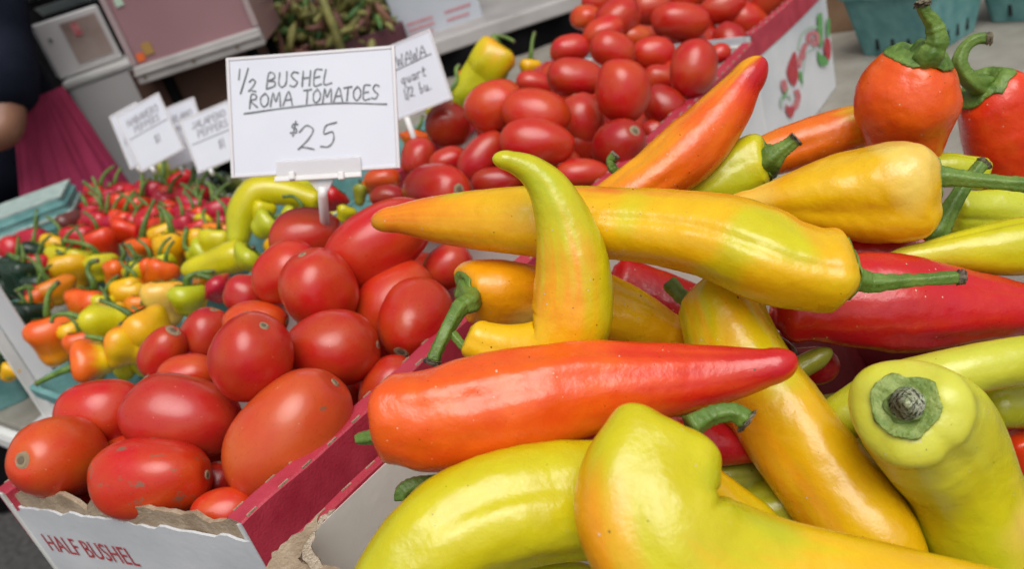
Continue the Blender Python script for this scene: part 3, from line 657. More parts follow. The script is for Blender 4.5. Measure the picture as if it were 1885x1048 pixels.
big('orange pepper seen in the slot between the diagonal one and the cut-stem one',
    [(1640, 850, .41, 15), (1668, 900, .41, 44), (1690, 980, .41, 44), (1700, 1080, .41, 15)], [(0, 'OR'), (1, 'O')], seed=29, cal_on=False)
big('olive green pepper tip with a curled end at the right edge',
    [(1950, 740, .42, 25), (1900, 745, .42, 44), (1840, 748, .42, 42), (1800, 748, .42, 15)], [(0, 'OL'), (1, 'LG')], seed=30, cal_on=False)
big('orange-red pepper low at the right edge below the olive tip',
    [(1850, 800, .43, 20), (1880, 840, .43, 45), (1910, 910, .43, 45), (1930, 1000, .43, 15)], [(0, 'OR'), (1, 'R')], seed=31, cal_on=False)
big('bright green pepper sliver at the bottom edge under the lime yellow one',
    [(860, 1085, .35, 20), (930, 1082, .35, 40), (1030, 1075, .35, 42), (1110, 1070, .35, 15)], [(0, 'LG'), (1, 'LG')], seed=32, cal_on=False)
big('green pepper whose small curled stem shows left of the upright orange one',
    [(1150, 335, .51, 22), (1175, 352, .51, 30), (1230, 380, .51, 34), (1300, 400, .51, 10)], [(0, 'LG'), (1, 'YG')],
    [(1141, 322, .505, 8), (1128, 310, .503, 8), (1124, 295, .502, 8), (1134, 284, .50, 9)], seed=33, cal_on=False)
# lower layer of the heap, seen only through the gaps
rng = random.Random(5)
for i in range(26):
    e1 = rng.uniform(.07, .35); e2 = -rng.uniform(.09, .29); z = rng.uniform(.79, .85)
    c = W(e1, e2, z); yaw = rng.uniform(0, 6.28); dv = Vector((math.cos(yaw), math.sin(yaw), rng.uniform(-.15, .15)))
    def back(p):
        r_ = p - CP; t = r_.dot(Fw); return (942.5 + r_.dot(Rt) / t * F_PX, 524 - r_.dot(Up) / t * F_PX, t)
    pp = []
    for f, r in ((-.06, .005), (-.05, .018), (0, .021), (.04, .014), (.07, .003)):
        u, v, t = back(c + dv * f); pp.append((u, v, t, r * F_PX / t))
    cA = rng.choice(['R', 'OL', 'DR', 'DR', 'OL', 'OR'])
    build_pepper('sweet_pepper', 'pepper buried low in the heap, glimpsed only through the gaps', 'pepper', pp, [(0, cA), (1, cA)], seed=40 + i, nr=32, cal_on=False, mat=M_pep_low, group='buried peppers in the near carton')

# ------------------------------------------------------------ tomatoes
def tomato_mesh(k):
    rng = random.Random(k * 11 + 3); nr, nl = 40, 34; V = []; Fs = []
    asym = rng.uniform(-.10, .10); sq = rng.uniform(2.05, 2.45); amp = rng.uniform(.01, .03); phs = rng.uniform(0, 6)
    for i in range(nl + 1):
        f = i / nl; ang = math.pi * f; z = math.cos(ang); r = max(1e-4, (1 - abs(z) ** sq)) ** (1 / 2.05) if abs(z) < 1 else 1e-4
        r *= 1 + asym * z
        zz = z
        if z > .93: zz = z - (z - .93) * .7 * (1 - r) 
        for j in range(nr):
            th = 2 * math.pi * j / nr; m = 1 + amp * math.cos(3 * th + phs) * (.5 + .5 * z) + amp * .6 * math.cos(2 * th + phs * 2)
            p = Vector((r * m * math.cos(th), r * m * math.sin(th), zz))
            p *= 1 + noise.noise(p * 1.1 + Vector((k * 5, 0, 0))) * .06
            V.append(p)
    for i in range(nl):
        for j in range(nr): Fs.append((i * nr + j, (i + 1) * nr + j, (i + 1) * nr + (j + 1) % nr, i * nr + (j + 1) % nr))
    Fs.append(tuple(range(nr - 1, -1, -1))); Fs.append(tuple(nl * nr + j for j in range(nr)))
    me = mesh('roma_tomato', V, Fs); me.shade_smooth(); me.materials.append(M_tom)
    c_ = [p.z for p in V if .13 < math.hypot(p.x, p.y) < .24 and p.z > 0]; return me, sum(c_) / len(c_)
TM = [tomato_mesh(k) for k in range(7)]
def scar_mesh():
    b = MB(); n = 18; vs = []; rings_ = [(.0, .003), (.3, .003), (.45, .0005), (.7, .003), (1, -.006)]
    for f, z in rings_:
        for k in range(n):
            th = 2 * math.pi * k / n; w_ = 1 + .12 * noise.noise(Vector((math.cos(th) * 2, math.sin(th) * 2, 1)))
            vs.append((f * w_ * math.cos(th), f * w_ * math.sin(th), z))
    fs = [(i * n + k, (i + 1) * n + k, (i + 1) * n + (k + 1) % n, i * n + (k + 1) % n) for i in range(4) for k in range(n)]
    me = mesh('stem_scar', vs, fs); me.flip_normals(); me.materials.append(M_scar); me.materials.append(M_scar_in)
    for p in me.polygons: p.material_index = 1 if p.index < n * 2 else 0
    return me
SM = scar_mesh()
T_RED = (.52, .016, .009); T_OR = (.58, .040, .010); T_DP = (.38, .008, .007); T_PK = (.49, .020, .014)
G2 = 'roma tomatoes heaped in the cartons'
tcount = [0]
def tomato(u, v, a, b_, ang, label, tilt=0, t=None, col=T_RED, scuff=0., scar=False, group=G2, rr=.0258):
    k = tcount[0]; tcount[0] += 1
    if t is None: t = F_PX * rr / b_
    me, zt = TM[k % 7]
    o = bpy.data.objects.new('roma_tomato', me); C.objects.link(o)
    an = rad(ang); ax = (Rt * math.cos(an) + Up * math.sin(an)) * math.cos(rad(tilt)) - Fw * math.sin(rad(tilt))
    q = ax.to_track_quat('Z', 'Y') @ Quaternion((0, 0, 1), k * 1.3)
    o.rotation_mode = 'QUATERNION'; o.rotation_quaternion = q; o.location = at(u, v, t)
    A_, B_ = px(a, t), px(b_, t); o.scale = (B_, B_, A_)
    j = random.uniform(.92, 1.08); o.color = (col[0] * j, col[1] * random.uniform(.75, 1.5), col[2], scuff)
    tag(o, label, 'tomato', group)
    s = bpy.data.objects.new('stem_scar', SM); C.objects.link(s); s.parent = o
    rs = (.0058 if scar else .0034); s.location = (0, 0, zt + .006); s.scale = (rs / B_, rs / B_, 3.0)
    return o
# near carton
tomato(106, 843, 88, 76, 150, 'roundish tomato with a cracked stem scar at the front left corner of the carton', 74, scar=True, col=T_OR, t=.535, scuff=.35)
tomato(185, 765, 84, 66, 20, 'tomato just behind the cracked one at the left carton corner', 5, t=.575)
tomato(335, 767, 108, 76, -10, 'smooth crimson tomato lying level behind the brown scarred one', -5, t=.53, col=T_PK)
tomato(277, 881, 114, 75, 4, 'front tomato with brown corky scars resting on the torn carton edge', 5, t=.50, scuff=.95, col=T_RED)
tomato(528, 800, 138, 94, 47, 'largest orange-red tomato, resting against the red carton flap', 2, t=.50, col=(.60, .062, .018), scuff=.6)
tomato(462, 659, 86, 76, 60, 'round tomato above and left of the largest orange-red one', 30, t=.51)
tomato(612, 643, 88, 72, 5, 'deep red tomato resting behind the top of the largest one', 0, t=.545)
tomato(300, 650, 56, 40, 58, 'small narrow tomato with a pale scar left of the white basket corner', 20, t=.64, scar=True)
tomato(381, 615, 50, 46, 70, 'small pinkish tomato between the white basket and the round one', 10, t=.66, col=T_PK)
tomato(345, 690, 55, 38, 10, 'orange-red tomato sunk behind the level crimson one', 0, t=.61, col=T_OR)
tomato(764, 587, 84, 66, -108, 'tomato with a round scar at its lower end, beside the drooping pepper stem', 42, t=.575, scar=True)
tomato(722, 556, 88, 62, 48, 'tomato leaning behind the one with the round lower scar', -10, t=.615, col=T_RED)
tomato(587, 535, 78, 69, 110, 'dented tomato at the centre of the near carton', 20, t=.585)
tomato(527, 503, 66, 56, 30, 'tomato left of and behind the dented one', 0, t=.625)
tomato(698, 447, 112, 68, 33, 'long tomato slanting up below the sign towards the yellow pepper tip', -5, t=.62)
tomato(563, 436, 68, 52, 10, 'broad tomato directly below the sign stem', 0, t=.68, col=T_PK)
tomato(472, 592, 60, 38, 0, 'orange-red tomato top peeking over the round one', 0, t=.62, col=T_OR)
tomato(452, 542, 38, 38, 80, 'small tomato beside the magenta pepper at the carton edge', 0, t=.68, col=T_PK)
tomato(803, 352, 76, 52, -5, 'tomato with a round pale scar above the yellow pepper tip', 50, t=.73, scar=True)
tomato(824, 490, 50, 40, 40, 'tomato hidden under the yellow pepper, left of the drooping stem', 0, t=.64, col=T_PK)
tomato(715, 712, 66, 48, 50, 'tomato wedged between the largest one and the red flap', 0, t=.545)
tomato(412, 945, 62, 46, 20, 'streaked orange tomato low at the front, by the carton corner', 0, t=.485, col=T_OR)
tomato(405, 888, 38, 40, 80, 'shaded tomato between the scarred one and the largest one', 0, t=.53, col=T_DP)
tomato(138, 925, 48, 42, 30, 'tomato in the gap under the cracked one, coloured dark for the shade there', 0, t=.56, col=T_DP)  # deeper red stands in for the shade in this gap
tomato(228, 838, 44, 42, 45, 'orange tomato glimpsed above the brown scarred one', 0, t=.57, col=T_OR)
# middle carton
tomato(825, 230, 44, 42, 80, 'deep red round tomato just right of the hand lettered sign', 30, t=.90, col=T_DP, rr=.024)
tomato(911, 196, 58, 50, 15, 'orange-red tomato with a brown scuffed lower side near the lime pepper', 10, t=.80, col=T_OR, scuff=.75)
tomato(986, 212, 66, 50, -20, 'large tomato right of the scuffed one, above the hooked pepper tip', 0, t=.775)
tomato(990, 263, 70, 43, -8, 'level tomato lying under the large one behind the hook tip', 0, t=.745, col=T_RED)
tomato(887, 287, 56, 33, 48, 'narrow tomato slanting beside the level one', 0, t=.79, col=T_PK)
tomato(826, 296, 36, 26, 20, 'small tomato with a brown mark beneath the deep red round one', 0, t=.83, scuff=.8)
tomato(771, 290, 38, 32, 75, 'tomato touching the right edge of the lettered sign', 0, t=.86, col=T_PK)
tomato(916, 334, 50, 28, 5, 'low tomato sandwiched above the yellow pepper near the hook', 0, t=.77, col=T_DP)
tomato(1146, 167, 60, 51, 100, 'tall upright tomato at the centre of the middle carton', 5, t=.775)
tomato(1070, 222, 52, 44, 105, 'tomato left of and below the upright one', 0, t=.83, col=T_PK)
tomato(1140, 266, 56, 47, 35, 'tomato with a pale round scar near the small curled stem', 58, t=.755, scar=True, col=T_DP)
tomato(1060, 143, 54, 36, -5, 'tomato lying level left of the upright one', 0, t=.86)
tomato(1050, 90, 38, 26, 10, 'small tomato at the far left corner of the middle carton', 0, t=1.0, col=T_PK)
tomato(1128, 92, 44, 34, -20, 'tomato behind and above the upright one', 0, t=.92)
tomato(1202, 98, 42, 30, 0, 'tomato lying near the white carton end wall', 0, t=.95)
tomato(1276, 126, 54, 45, 78, 'tomato leaning on the right red flap of the middle carton', 0, t=.84, col=T_RED)
tomato(1222, 196, 44, 38, -50, 'tomato against the red flap, right of the upright one', 0, t=.84, col=T_DP)
tomato(1072, 320, 50, 28, 0, 'low faceted tomato between the hook and the upright orange pepper', 0, t=.74, col=T_PK)
tomato(984, 152, 34, 22, -10, 'little tomato filling the gap near the left red rim', 0, t=.95, col=T_PK)
tomato(1215, 145, 34, 26, 0, 'tomato half hidden between the upright one and the flap', 0, t=.92)
tomato(1203, 243, 26, 24, 30, 'small tomato low by the flap right of the scarred one', 0, t=.84, col=T_RED)
tomato(1324, 98, 22, 18, 30, 'small tomato edge behind the one leaning on the flap', 0, t=.93)
tomato(704, 330, 34, 22, 5, 'small orange-red tomato under the lower right sign corner', 0, t=.86, col=T_OR)
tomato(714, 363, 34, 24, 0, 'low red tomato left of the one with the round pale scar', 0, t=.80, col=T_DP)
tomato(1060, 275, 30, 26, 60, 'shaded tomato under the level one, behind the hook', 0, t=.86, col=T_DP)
# far carton
tomato(1138, 34, 44, 40, 50, 'tomato at the centre left of the farthest carton', 0, t=1.02)
tomato(1080, 32, 24, 30, 90, 'tomato with a pale scar at the left of the farthest carton', 20, t=1.1, scar=True, col=T_OR)
tomato(1112, 60, 40, 30, 30, 'tomato in front of the centre left one in the farthest carton', 0, t=1.0)
tomato(1196, 14, 40, 32, 0, 'tomato at the top edge in the farthest carton', 0, t=1.12, col=T_PK)
tomato(1252, 38, 54, 33, -5, 'level tomato resting on the white end wall of the farthest carton', 0, t=1.08)
tomato(1332, 14, 44, 30, 10, 'tomato by the red rim of the farthest carton', 0, t=1.15)
tomato(1168, 68, 30, 22, 0, 'small tomato where the middle and farthest cartons meet', 0, t=1.02, col=T_OR)
tomato(1100, 2, 30, 24, 20, 'tomato at the back left of the farthest carton', 0, t=1.2)
tomato(1265, -10, 44, 30, 20, 'tomato topping the heap of the farthest carton', 0, t=1.2)
tomato(1395, -20, 40, 30, 20, 'rearmost tomato by the right rim of the farthest carton', 0, t=1.22)
def fill(cs, n, z0, z1, seed, label, grp, m=.14):
    rng = random.Random(seed); P = [Vector((*c, 0)) for c in cs]
    placed = []
    tries = 0
    while len(placed) < n and tries < 4000:
        tries += 1
        a, b_ = rng.uniform(m, 1 - m), rng.uniform(m, 1 - m)
        p = P[0].lerp(P[1], a).lerp(P[3].lerp(P[2], a), b_) + Z * rng.uniform(z0, z1)
        if all((p - q).length > .042 for q in placed):
            placed.append(p)
            r_ = p - CP; t = r_.dot(Fw); u, v = 942.5 + r_.dot(Rt) / t * F_PX, 524 - r_.dot(Up) / t * F_PX
            tomato(u, v, .034 * F_PX / t, .0245 * F_PX / t, rng.uniform(0, 180), label, rng.uniform(-40, 40), t, rng.choice([T_RED, T_DP, T_PK]), group=grp)
fill(NEAR, 30, .83, .882, 1, 'red tomato buried in the near carton, showing only between others', 'buried tomatoes of the near carton')
fill(MID, 40, .84, .915, 2, 'red tomato buried in the middle carton, showing only between others', 'buried tomatoes of the middle carton')
fill(FAR, 24, .85, .915, 3, 'red tomato buried in the farthest carton, showing only between others', 'buried tomatoes of the farthest carton')

# ------------------------------------------------------------ berry baskets
def basket(c, yaw, label, wt=.135, wb=.105, h=.085, mat=None, group='berry baskets on the tables', rim=None, name='berry_basket', slots=False, ribs=0):
    c = Vector(c); root = empty(name, c, label, 'basket', group, rot=(0, 0, yaw)); mat = mat or M_teal
    b = MB(); th = .0035
    def ringp(w_, z_, n=6, rad_=.012):
        out = []
        for sx, sy, a0 in ((1, 1, 0), (-1, 1, 90), (-1, -1, 180), (1, -1, 270)):
            for k in range(n + 1):
                a_ = rad(a0 + 90 * k / n); out.append(Vector((sx * (w_ / 2 - rad_) + rad_ * math.cos(a_), sy * (w_ / 2 - rad_) + rad_ * math.sin(a_), z_)))
        return out
    R_ = [ringp(wb, .001), ringp(wb + (wt - wb) * .5, h * .5), ringp(wt, h), ringp(wt + .006, h), ringp(wt + .006, h + .003), ringp(wt - th * 2, h + .003), ringp(wb - th * 2, .005)]
    n = len(R_[0]); vs = [p for r in R_ for p in r]; fs = [(i * n + k, i * n + (k + 1) % n, (i + 1) * n + (k + 1) % n, (i + 1) * n + k) for i in range(len(R_) - 1) for k in range(n)]
    fs += [tuple(range(n - 1, -1, -1)), tuple((len(R_) - 1) * n + k for k in range(n))]
    b.add(vs, fs); b.build('shell', mat, root)
    b = MB(); rp = ringp(wt + .007, h - .006); rq = ringp(wt + .009, h + .005); n = len(rp)
    vs = rp + rq + ringp(wt - .002, h + .005) + ringp(wt - .002, h - .006)
    fs = [(i * n + k, i * n + (k + 1) % n, ((i + 1) % 4) * n + (k + 1) % n, ((i + 1) % 4) * n + k) for i in range(4) for k in range(n)]
    b.add(vs, fs); b.build('rim', rim or mat, root)
    for q in range(ribs):
        f = (q + .6) / ribs * .9; wz = wb + (wt - wb) * f; b = MB()
        A_ = [ringp(wz + .001, h * f), ringp(wz + .006, h * f + .001), ringp(wz + .006, h * f + .005), ringp(wz + .001, h * f + .006)]; n = len(A_[0])
        b.add([p for r in A_ for p in r], [(i * n + k, i * n + (k + 1) % n, (i + 1) * n + (k + 1) % n, (i + 1) * n + k) for i in range(3) for k in range(n)])
        b.build('rib', M_teal_lt if q % 2 else mat, root)
    if slots:
        for sx, sy in ((1, 0), (-1, 0), (0, 1), (0, -1)):
            nn = Vector((sx, sy, 0)); tt = Vector((-sy, sx, 0))
            for k in (-1, 0, 1):
                b = MB(); zc = .020; wz = wb + (wt - wb) * zc / h
                b.box(nn * (wz / 2 + .0002) + tt * k * .026 + Z * zc, tt * .0026, nn * .0012, Z * .009); b.build('vent_slot', M_dark, root)
    return root
yaw0 = math.atan2(E1.y, E1.x)
basket(on(1690, 78, TABLE), yaw0 - .35, 'empty teal pulp basket right of the emblem carton, behind the orange-red pepper', .155, .12, .10, slots=True)
basket(on(1930, 15, TABLE), yaw0 - .3, 'teal basket cut off by the upper right corner of the picture', .155, .12, .10, slots=True)
# brown box behind
def box3(name, label, cat, u, v, t, w_, d_, h_, yaw, mat, group=None, bevel=.004):
    """u,v,t: front top left corner"""
    p = at(u, v, t); X = Vector((math.cos(yaw), math.sin(yaw), 0)); Y = Vector((-math.sin(yaw), math.cos(yaw), 0))
    base = p + X * w_ / 2 + Y * d_ / 2 - Z * h_
    root = empty(name, base, label, cat, group)
    b = MB(base); b.box(p + X * w_ / 2 + Y * d_ / 2 - Z * h_ / 2, X * w_ / 2, Y * d_ / 2, Z * h_ / 2); b.build('shell', mat, root, bevel=bevel)
    return root, p, X, Y
p = on(1600, 62, TABLE)
r = empty('cardboard_box', p, 'plain brown cardboard box on the table between the emblem carton and the teal basket', 'box')
b = MB(p); b.box(p + E1 * .13 + E2 * .06 + Z * .075, E1 * .10, E2 * .09, Z * .075); b.build('shell', M_brown2, r, bevel=.002)
b = MB(p); b.box(p + E1 * .13 + E2 * .06 + Z * .1508, E1 * .098, E2 * .004, Z * .0006); b.build('tape_seam', M_brown, r)

# ------------------------------------------------------------ small peppers on the left
HZ = .855
G3 = 'small peppers in baskets left of the tomatoes'
PZ = {}
spots = []
def small(label, u0, v0, u1, v1, r, stops, stem, z=HZ, t=None, lob=.10, seed=None, mid=None, tr=None, name='pepper', sm=None, **k):
    t0 = t if t else (on((u0 + u1) / 2, (v0 + v1) / 2, z) - CP).dot(Fw)
    sd_ = seed if seed is not None else len(spots) * 1.37; spots.append((u0, v0, t0))
    L_ = math.hypot(u1 - u0, v1 - v0); r *= 1.18; taper = k.pop('taper', .74)
    m1 = (u0 + (u1 - u0) * .22, v0 + (v1 - v0) * .22); m2 = (u0 + (u1 - u0) * .62, v0 + (v1 - v0) * .62)
    if mid: m2 = mid
    pts = [(u0, v0, t0, r * .6), (m1[0], m1[1], t0, r), (m2[0], m2[1], t0 + px(L_ * .15, t0), r * taper), (u1, v1, t0 + px(L_ * .3, t0), r * .2)]
    st = None
    if stem:
        st = [(a_, b_, t0 - px(r * .3, t0), rr_ * .82) for (a_, b_, rr_) in stem]
    return build_pepper(name, label, 'pepper', pts, stops, st, group=k.pop('group', G3), nr=28, seg=8, lob=lob, lump=.11, seed=sd_, mat=M_pep_far, stem_mat=sm or (M_stem if len(spots) % 3 else M_stem_dk), calyx=.55, dimple=.15, **k)
YO_ = [(0, 'O'), (.5, 'YO'), (1, 'Y')]; OO = [(0, 'OO'), (.35, 'O'), (1, 'YO')]; YY = [(0, 'Y'), (1, 'YO')]; GG = [(0, 'YG'), (1, 'YG')]; RR = [(0, 'R'), (1, 'R')]; MM = [(0, 'MR'), (1, 'R')]; DD = [(0, 'DG'), (1, 'DG')]; LL = [(0, 'LG'), (1, 'LG')]
small('orange pepper with an upright hooked stem nearest the white post', 88, 588, 118, 672, 42, OO, [(86, 570, 8), (90, 540, 6), (106, 521, 6)])
small('lime pepper on its side with a long stem arching left', 160, 592, 250, 588, 32, GG, [(148, 585, 8), (125, 578, 6), (100, 582, 5), (95, 592, 5)], t=.86)
small('yellow pepper with orange shoulders and a stem pointing up left', 246, 590, 320, 655, 44, [(0, 'YO'), (.3, 'Y'), (1, 'YO')], [(238, 578, 8), (215, 565, 6), (186, 553, 5)], t=.80)
small('yellow pepper facing the viewer with an orange ring round its calyx', 205, 632, 275, 645, 36, [(0, 'O'), (.22, 'Y'), (1, 'Y')], [(196, 628, 8), (178, 622, 6), (160, 620, 5)], t=.79)
small('orange and yellow pepper in front with a long stem crossing the white post', 142, 672, 215, 655, 36, [(0, 'OO'), (.4, 'O'), (.6, 'Y'), (1, 'YG')], [(130, 678, 10), (105, 688, 7), (68, 706, 6)], t=.79)
small('orange pepper with a curled stem in the middle of the basket', 173, 535, 160, 600, 38, OO, [(172, 520, 8), (162, 502, 6), (165, 485, 6), (178, 480, 6)])
small('yellow-green pepper peeking out left of the hooked-stem orange one', 50, 570, 60, 620, 26, GG, [(45, 555, 5), (35, 540, 4)])
small('small red-orange pepper behind the white post top', 62, 540, 90, 575, 24, OO, [(55, 528, 5), (30, 535, 4)])
small('bright yellow pepper next to the dark green ones', 128, 470, 140, 540, 34, YY, [(118, 470, 5), (105, 462, 4)])
small('golden pepper behind the hooked-stem orange one', 95, 520, 120, 560, 32, YO_, [(80, 505, 6), (68, 470, 5)])
small('yellow-green pepper with a stem pointing far left', 182, 470, 190, 520, 28, GG, [(168, 455, 6), (140, 446, 5), (116, 443, 5)])
small('pale orange pepper with a dark thin stem, centre back of the baskets', 222, 480, 215, 535, 27, OO, [(228, 468, 5), (222, 452, 3.5)])
small('orange pepper right of the thin-stemmed one', 272, 478, 285, 530, 32, OO, [(250, 470, 5), (238, 450, 4)])
small('tall yellow pepper standing up with an orange neighbour', 318, 432, 310, 505, 28, YY, [(312, 412, 7), (300, 385, 5)])
small('red topped pepper with a tall straight green stem', 262, 440, 262, 480, 26, OO, [(264, 420, 7), (272, 395, 5), (284, 368, 4)])
small('golden pepper with a dark drooping stem', 245, 520, 238, 575, 32, YY, [(248, 505, 5), (230, 492, 4), (222, 480, 4)])
small('yellow-orange pepper leaning at the middle right of the baskets', 262, 545, 262, 600, 26, YO_, None)
small('pale yellow pepper leaning on the white basket', 302, 520, 308, 605, 34, [(0, 'YO'), (.3, 'PY'), (1, 'PY')], None, t=.86)
small('lime pepper sitting on the white basket rim', 345, 528, 350, 580, 34, LL, [(345, 512, 8), (365, 502, 5), (392, 500, 5)], t=.84)
small('yellow-orange pepper with a hooked stem, lower left of centre', 205, 560, 200, 610, 28, YO_, [(196, 545, 5)])
small('magenta red pepper beside the small tomatoes', 392, 520, 425, 550, 28, MM, [(385, 512, 7), (362, 505, 5)], t=.82)
small('long lime pepper lying in front of the big arching one', 452, 468, 335, 500, 26, GG, None, t=.86, lob=.02)
small('pale green pepper with its calyx towards the viewer', 468, 462, 445, 490, 30, LL, [(466, 455, 5)], t=.80)
small('lime pepper next to the broad tomato below the sign', 505, 402, 470, 430, 24, LL, [(512, 398, 5), (530, 396, 4)], t=.84)
small('small pale pepper between stems in the middle', 385, 455, 350, 480, 24, LL, [(342, 458, 6), (343, 420, 5)])
# the big arching lime pepper
spots.append((500, 380, .9))
build_pepper('pepper', 'large lime pepper arching up below the lettered sign', 'pepper', [(590, 372, .88, 12), (570, 366, .88, 22), (525, 352, .88, 26), (476, 352, .88, 30), (448, 388, .88, 30), (440, 428, .88, 23), (438, 462, .88, 8)], [(0, 'YG'), (.5, 'YG'), (1, 'LG')], None, group=G3, nr=32, seg=8, seed=71, mat=M_pep_far, cal_on=False, lob=.04)
small('thin lime pepper curving beside the big arch, stem towards the sign', 548, 388, 500, 440, 19, LL, [(556, 378, 5), (540, 362, 4), (522, 362, 4)], t=.86)
small('thin yellow-green pepper tucked inside the big arch', 488, 372, 476, 430, 18, GG, [(486, 362, 5), (495, 350, 4)], t=.875)
small('lime pepper behind the big arch under the sign edge', 545, 340, 610, 368, 20, LL, [(600, 350, 4)], t=.93)
small('wrinkled red pepper with an upright stem, tallest of the reds', 352, 345, 348, 420, 30, RR, [(355, 330, 7), (358, 312, 6), (370, 298, 5)], lob=.12)
small('yellow-green pepper behind the drooping stems', 382, 395, 372, 440, 22, GG, [(392, 378, 5), (388, 345, 5), (378, 335, 4)])
small('golden pepper under the dark curling stems', 408, 412, 400, 460, 26, YO_, [(415, 440, 4), (390, 430, 4), (374, 398, 4), (378, 385, 4)])
small('orange pepper beside the wrinkled red one', 402, 375, 398, 410, 18, OO, [(410, 385, 5), (412, 355, 5), (402, 342, 4)])
small('orange-red pepper with a short stem left of the wrinkled one', 306, 382, 298, 440, 32, [(0, 'OR'), (1, 'OR')], [(318, 400, 5), (305, 380, 4), (294, 372, 4)])
small('small green-topped orange pepper among the reds', 238, 412, 235, 445, 22, OO, [(228, 400, 5), (232, 380, 4)], z=.85)
small('crimson pepper with an upright stem in the red group', 298, 342, 296, 372, 20, MM, [(300, 325, 6), (302, 300, 5), (302, 262, 4)])
small('red pepper under a straight pale stem', 262, 370, 265, 405, 22, RR, [(262, 355, 5), (262, 320, 5)])
small('glossy red pepper tip pointing upward', 228, 420, 242, 340, 26, RR, None)
small('twisted red pepper with a thick slanting stem', 200, 375, 215, 420, 26, MM, [(188, 362, 5), (155, 336, 5)])
small('long wrinkled red pepper at the left of the red group', 165, 392, 200, 450, 24, RR, [(158, 375, 5), (150, 360, 4)], lob=.12)
small('red pepper with a thin upright stem by the teal stack', 215, 350, 222, 385, 20, RR, [(205, 345, 4), (202, 338, 4)])
small('red pepper right of the straight stems', 330, 320, 345, 360, 24, RR, [(340, 300, 4), (350, 290, 4)])
small('olive green pepper with two long stems at the back', 318, 290, 320, 335, 14, [(0, 'OL'), (1, 'OL')], [(322, 275, 5), (324, 250, 4), (326, 230, 4)])
small('dark olive pepper with a bent thin stem at the back', 302, 300, 306, 338, 12, [(0, 'OL'), (1, 'OL')], [(300, 285, 5), (292, 265, 4), (280, 250, 4)])
small('orange pepper glimpsed behind the crimson one', 320, 355, 312, 385, 20, OO, None)
small('red pepper between the red tip and the orange-red one', 250, 360, 262, 400, 22, RR, None, z=.84)
small('brownish purple pepper sloping beside the dark greens', 118, 398, 160, 450, 22, [(0, 'BR'), (1, 'BR')], [(110, 385, 4), (95, 378, 3)])
small('round red pepper at the left edge', 45, 442, 10, 480, 32, RR, None)
small('red pepper between the round one and the purple one', 95, 412, 75, 450, 22, RR, None, z=.84)
small('dark green pepper beside the purple one', 108, 432, 95, 480, 24, DD, [(110, 425, 4)], z=.84)
small('large dark green pepper at the left edge', 45, 480, 38, 550, 32, DD, [(38, 478, 6), (15, 468, 5)])
small('dark green pepper low by the white post', 15, 515, 30, 570, 32, DD, None, z=.83)
small('dark green pepper in front of the bright yellow one', 78, 480, 70, 530, 26, DD, [(88, 470, 4), (75, 452, 4)], z=.84)
small('orange pepper with a short green stem below the lettered sign', 688, 330, 690, 360, 22, OO, [(683, 322, 4)], t=.93)
small('yellow-green pepper in the gap right of the sign stem', 640, 380, 630, 410, 16, GG, None, t=.88)
small('deep red pepper behind the sign stem', 622, 350, 600, 385, 26, RR, None, t=.92)
small('green pepper between the sign and the tomatoes', 665, 340, 662, 380, 12, [(0, 'OL'), (1, 'OL')], [(662, 332, 3)], t=.92)
small('green pepper behind the lower left sign corner', 415, 335, 460, 350, 16, [(0, 'DG'), (1, 'OL')], [(405, 325, 4), (395, 318, 3)], z=.85)
small('dark green pepper left of the big lime arch', 400, 325, 425, 350, 16, DD, [(385, 320, 4)], z=.85)
# far group beyond the second card
spots.append((900, 120, 1.15))
small('lime-yellow pepper standing tall beyond the second card, curly stem on top', 925, 88, 838, 198, 32, [(0, 'YO'), (.2, 'YG'), (1, 'LG')], [(915, 75, 6), (908, 66, 5), (930, 68, 4), (946, 76, 4)], t=1.13, mid=(890, 138), taper=1.0)
small('yellow pepper with a straight stem by the left red rim', 976, 112, 975, 150, 19, YY, [(978, 95, 5), (980, 75, 4), (984, 60, 4)], t=1.16)
small('little orange pepper beyond the second card', 858, 132, 855, 160, 14, OO, [(862, 126, 3)], t=1.15)
small('yellow-green pepper under the corner of the second card', 800, 190, 815, 225, 22, GG, [(838, 155, 5), (840, 128, 5), (845, 120, 4)], t=1.1)
small('orange pepper right beside the lettered sign', 765, 243, 762, 275, 26, OO, [(775, 226, 4), (778, 215, 4)], t=1.02)
small('orange pepper near the tips behind the lime-yellow one', 905, 120, 900, 140, 10, OO, [(898, 110, 4), (905, 92, 3)], t=1.18)
rng = random.Random(77); hn = {}
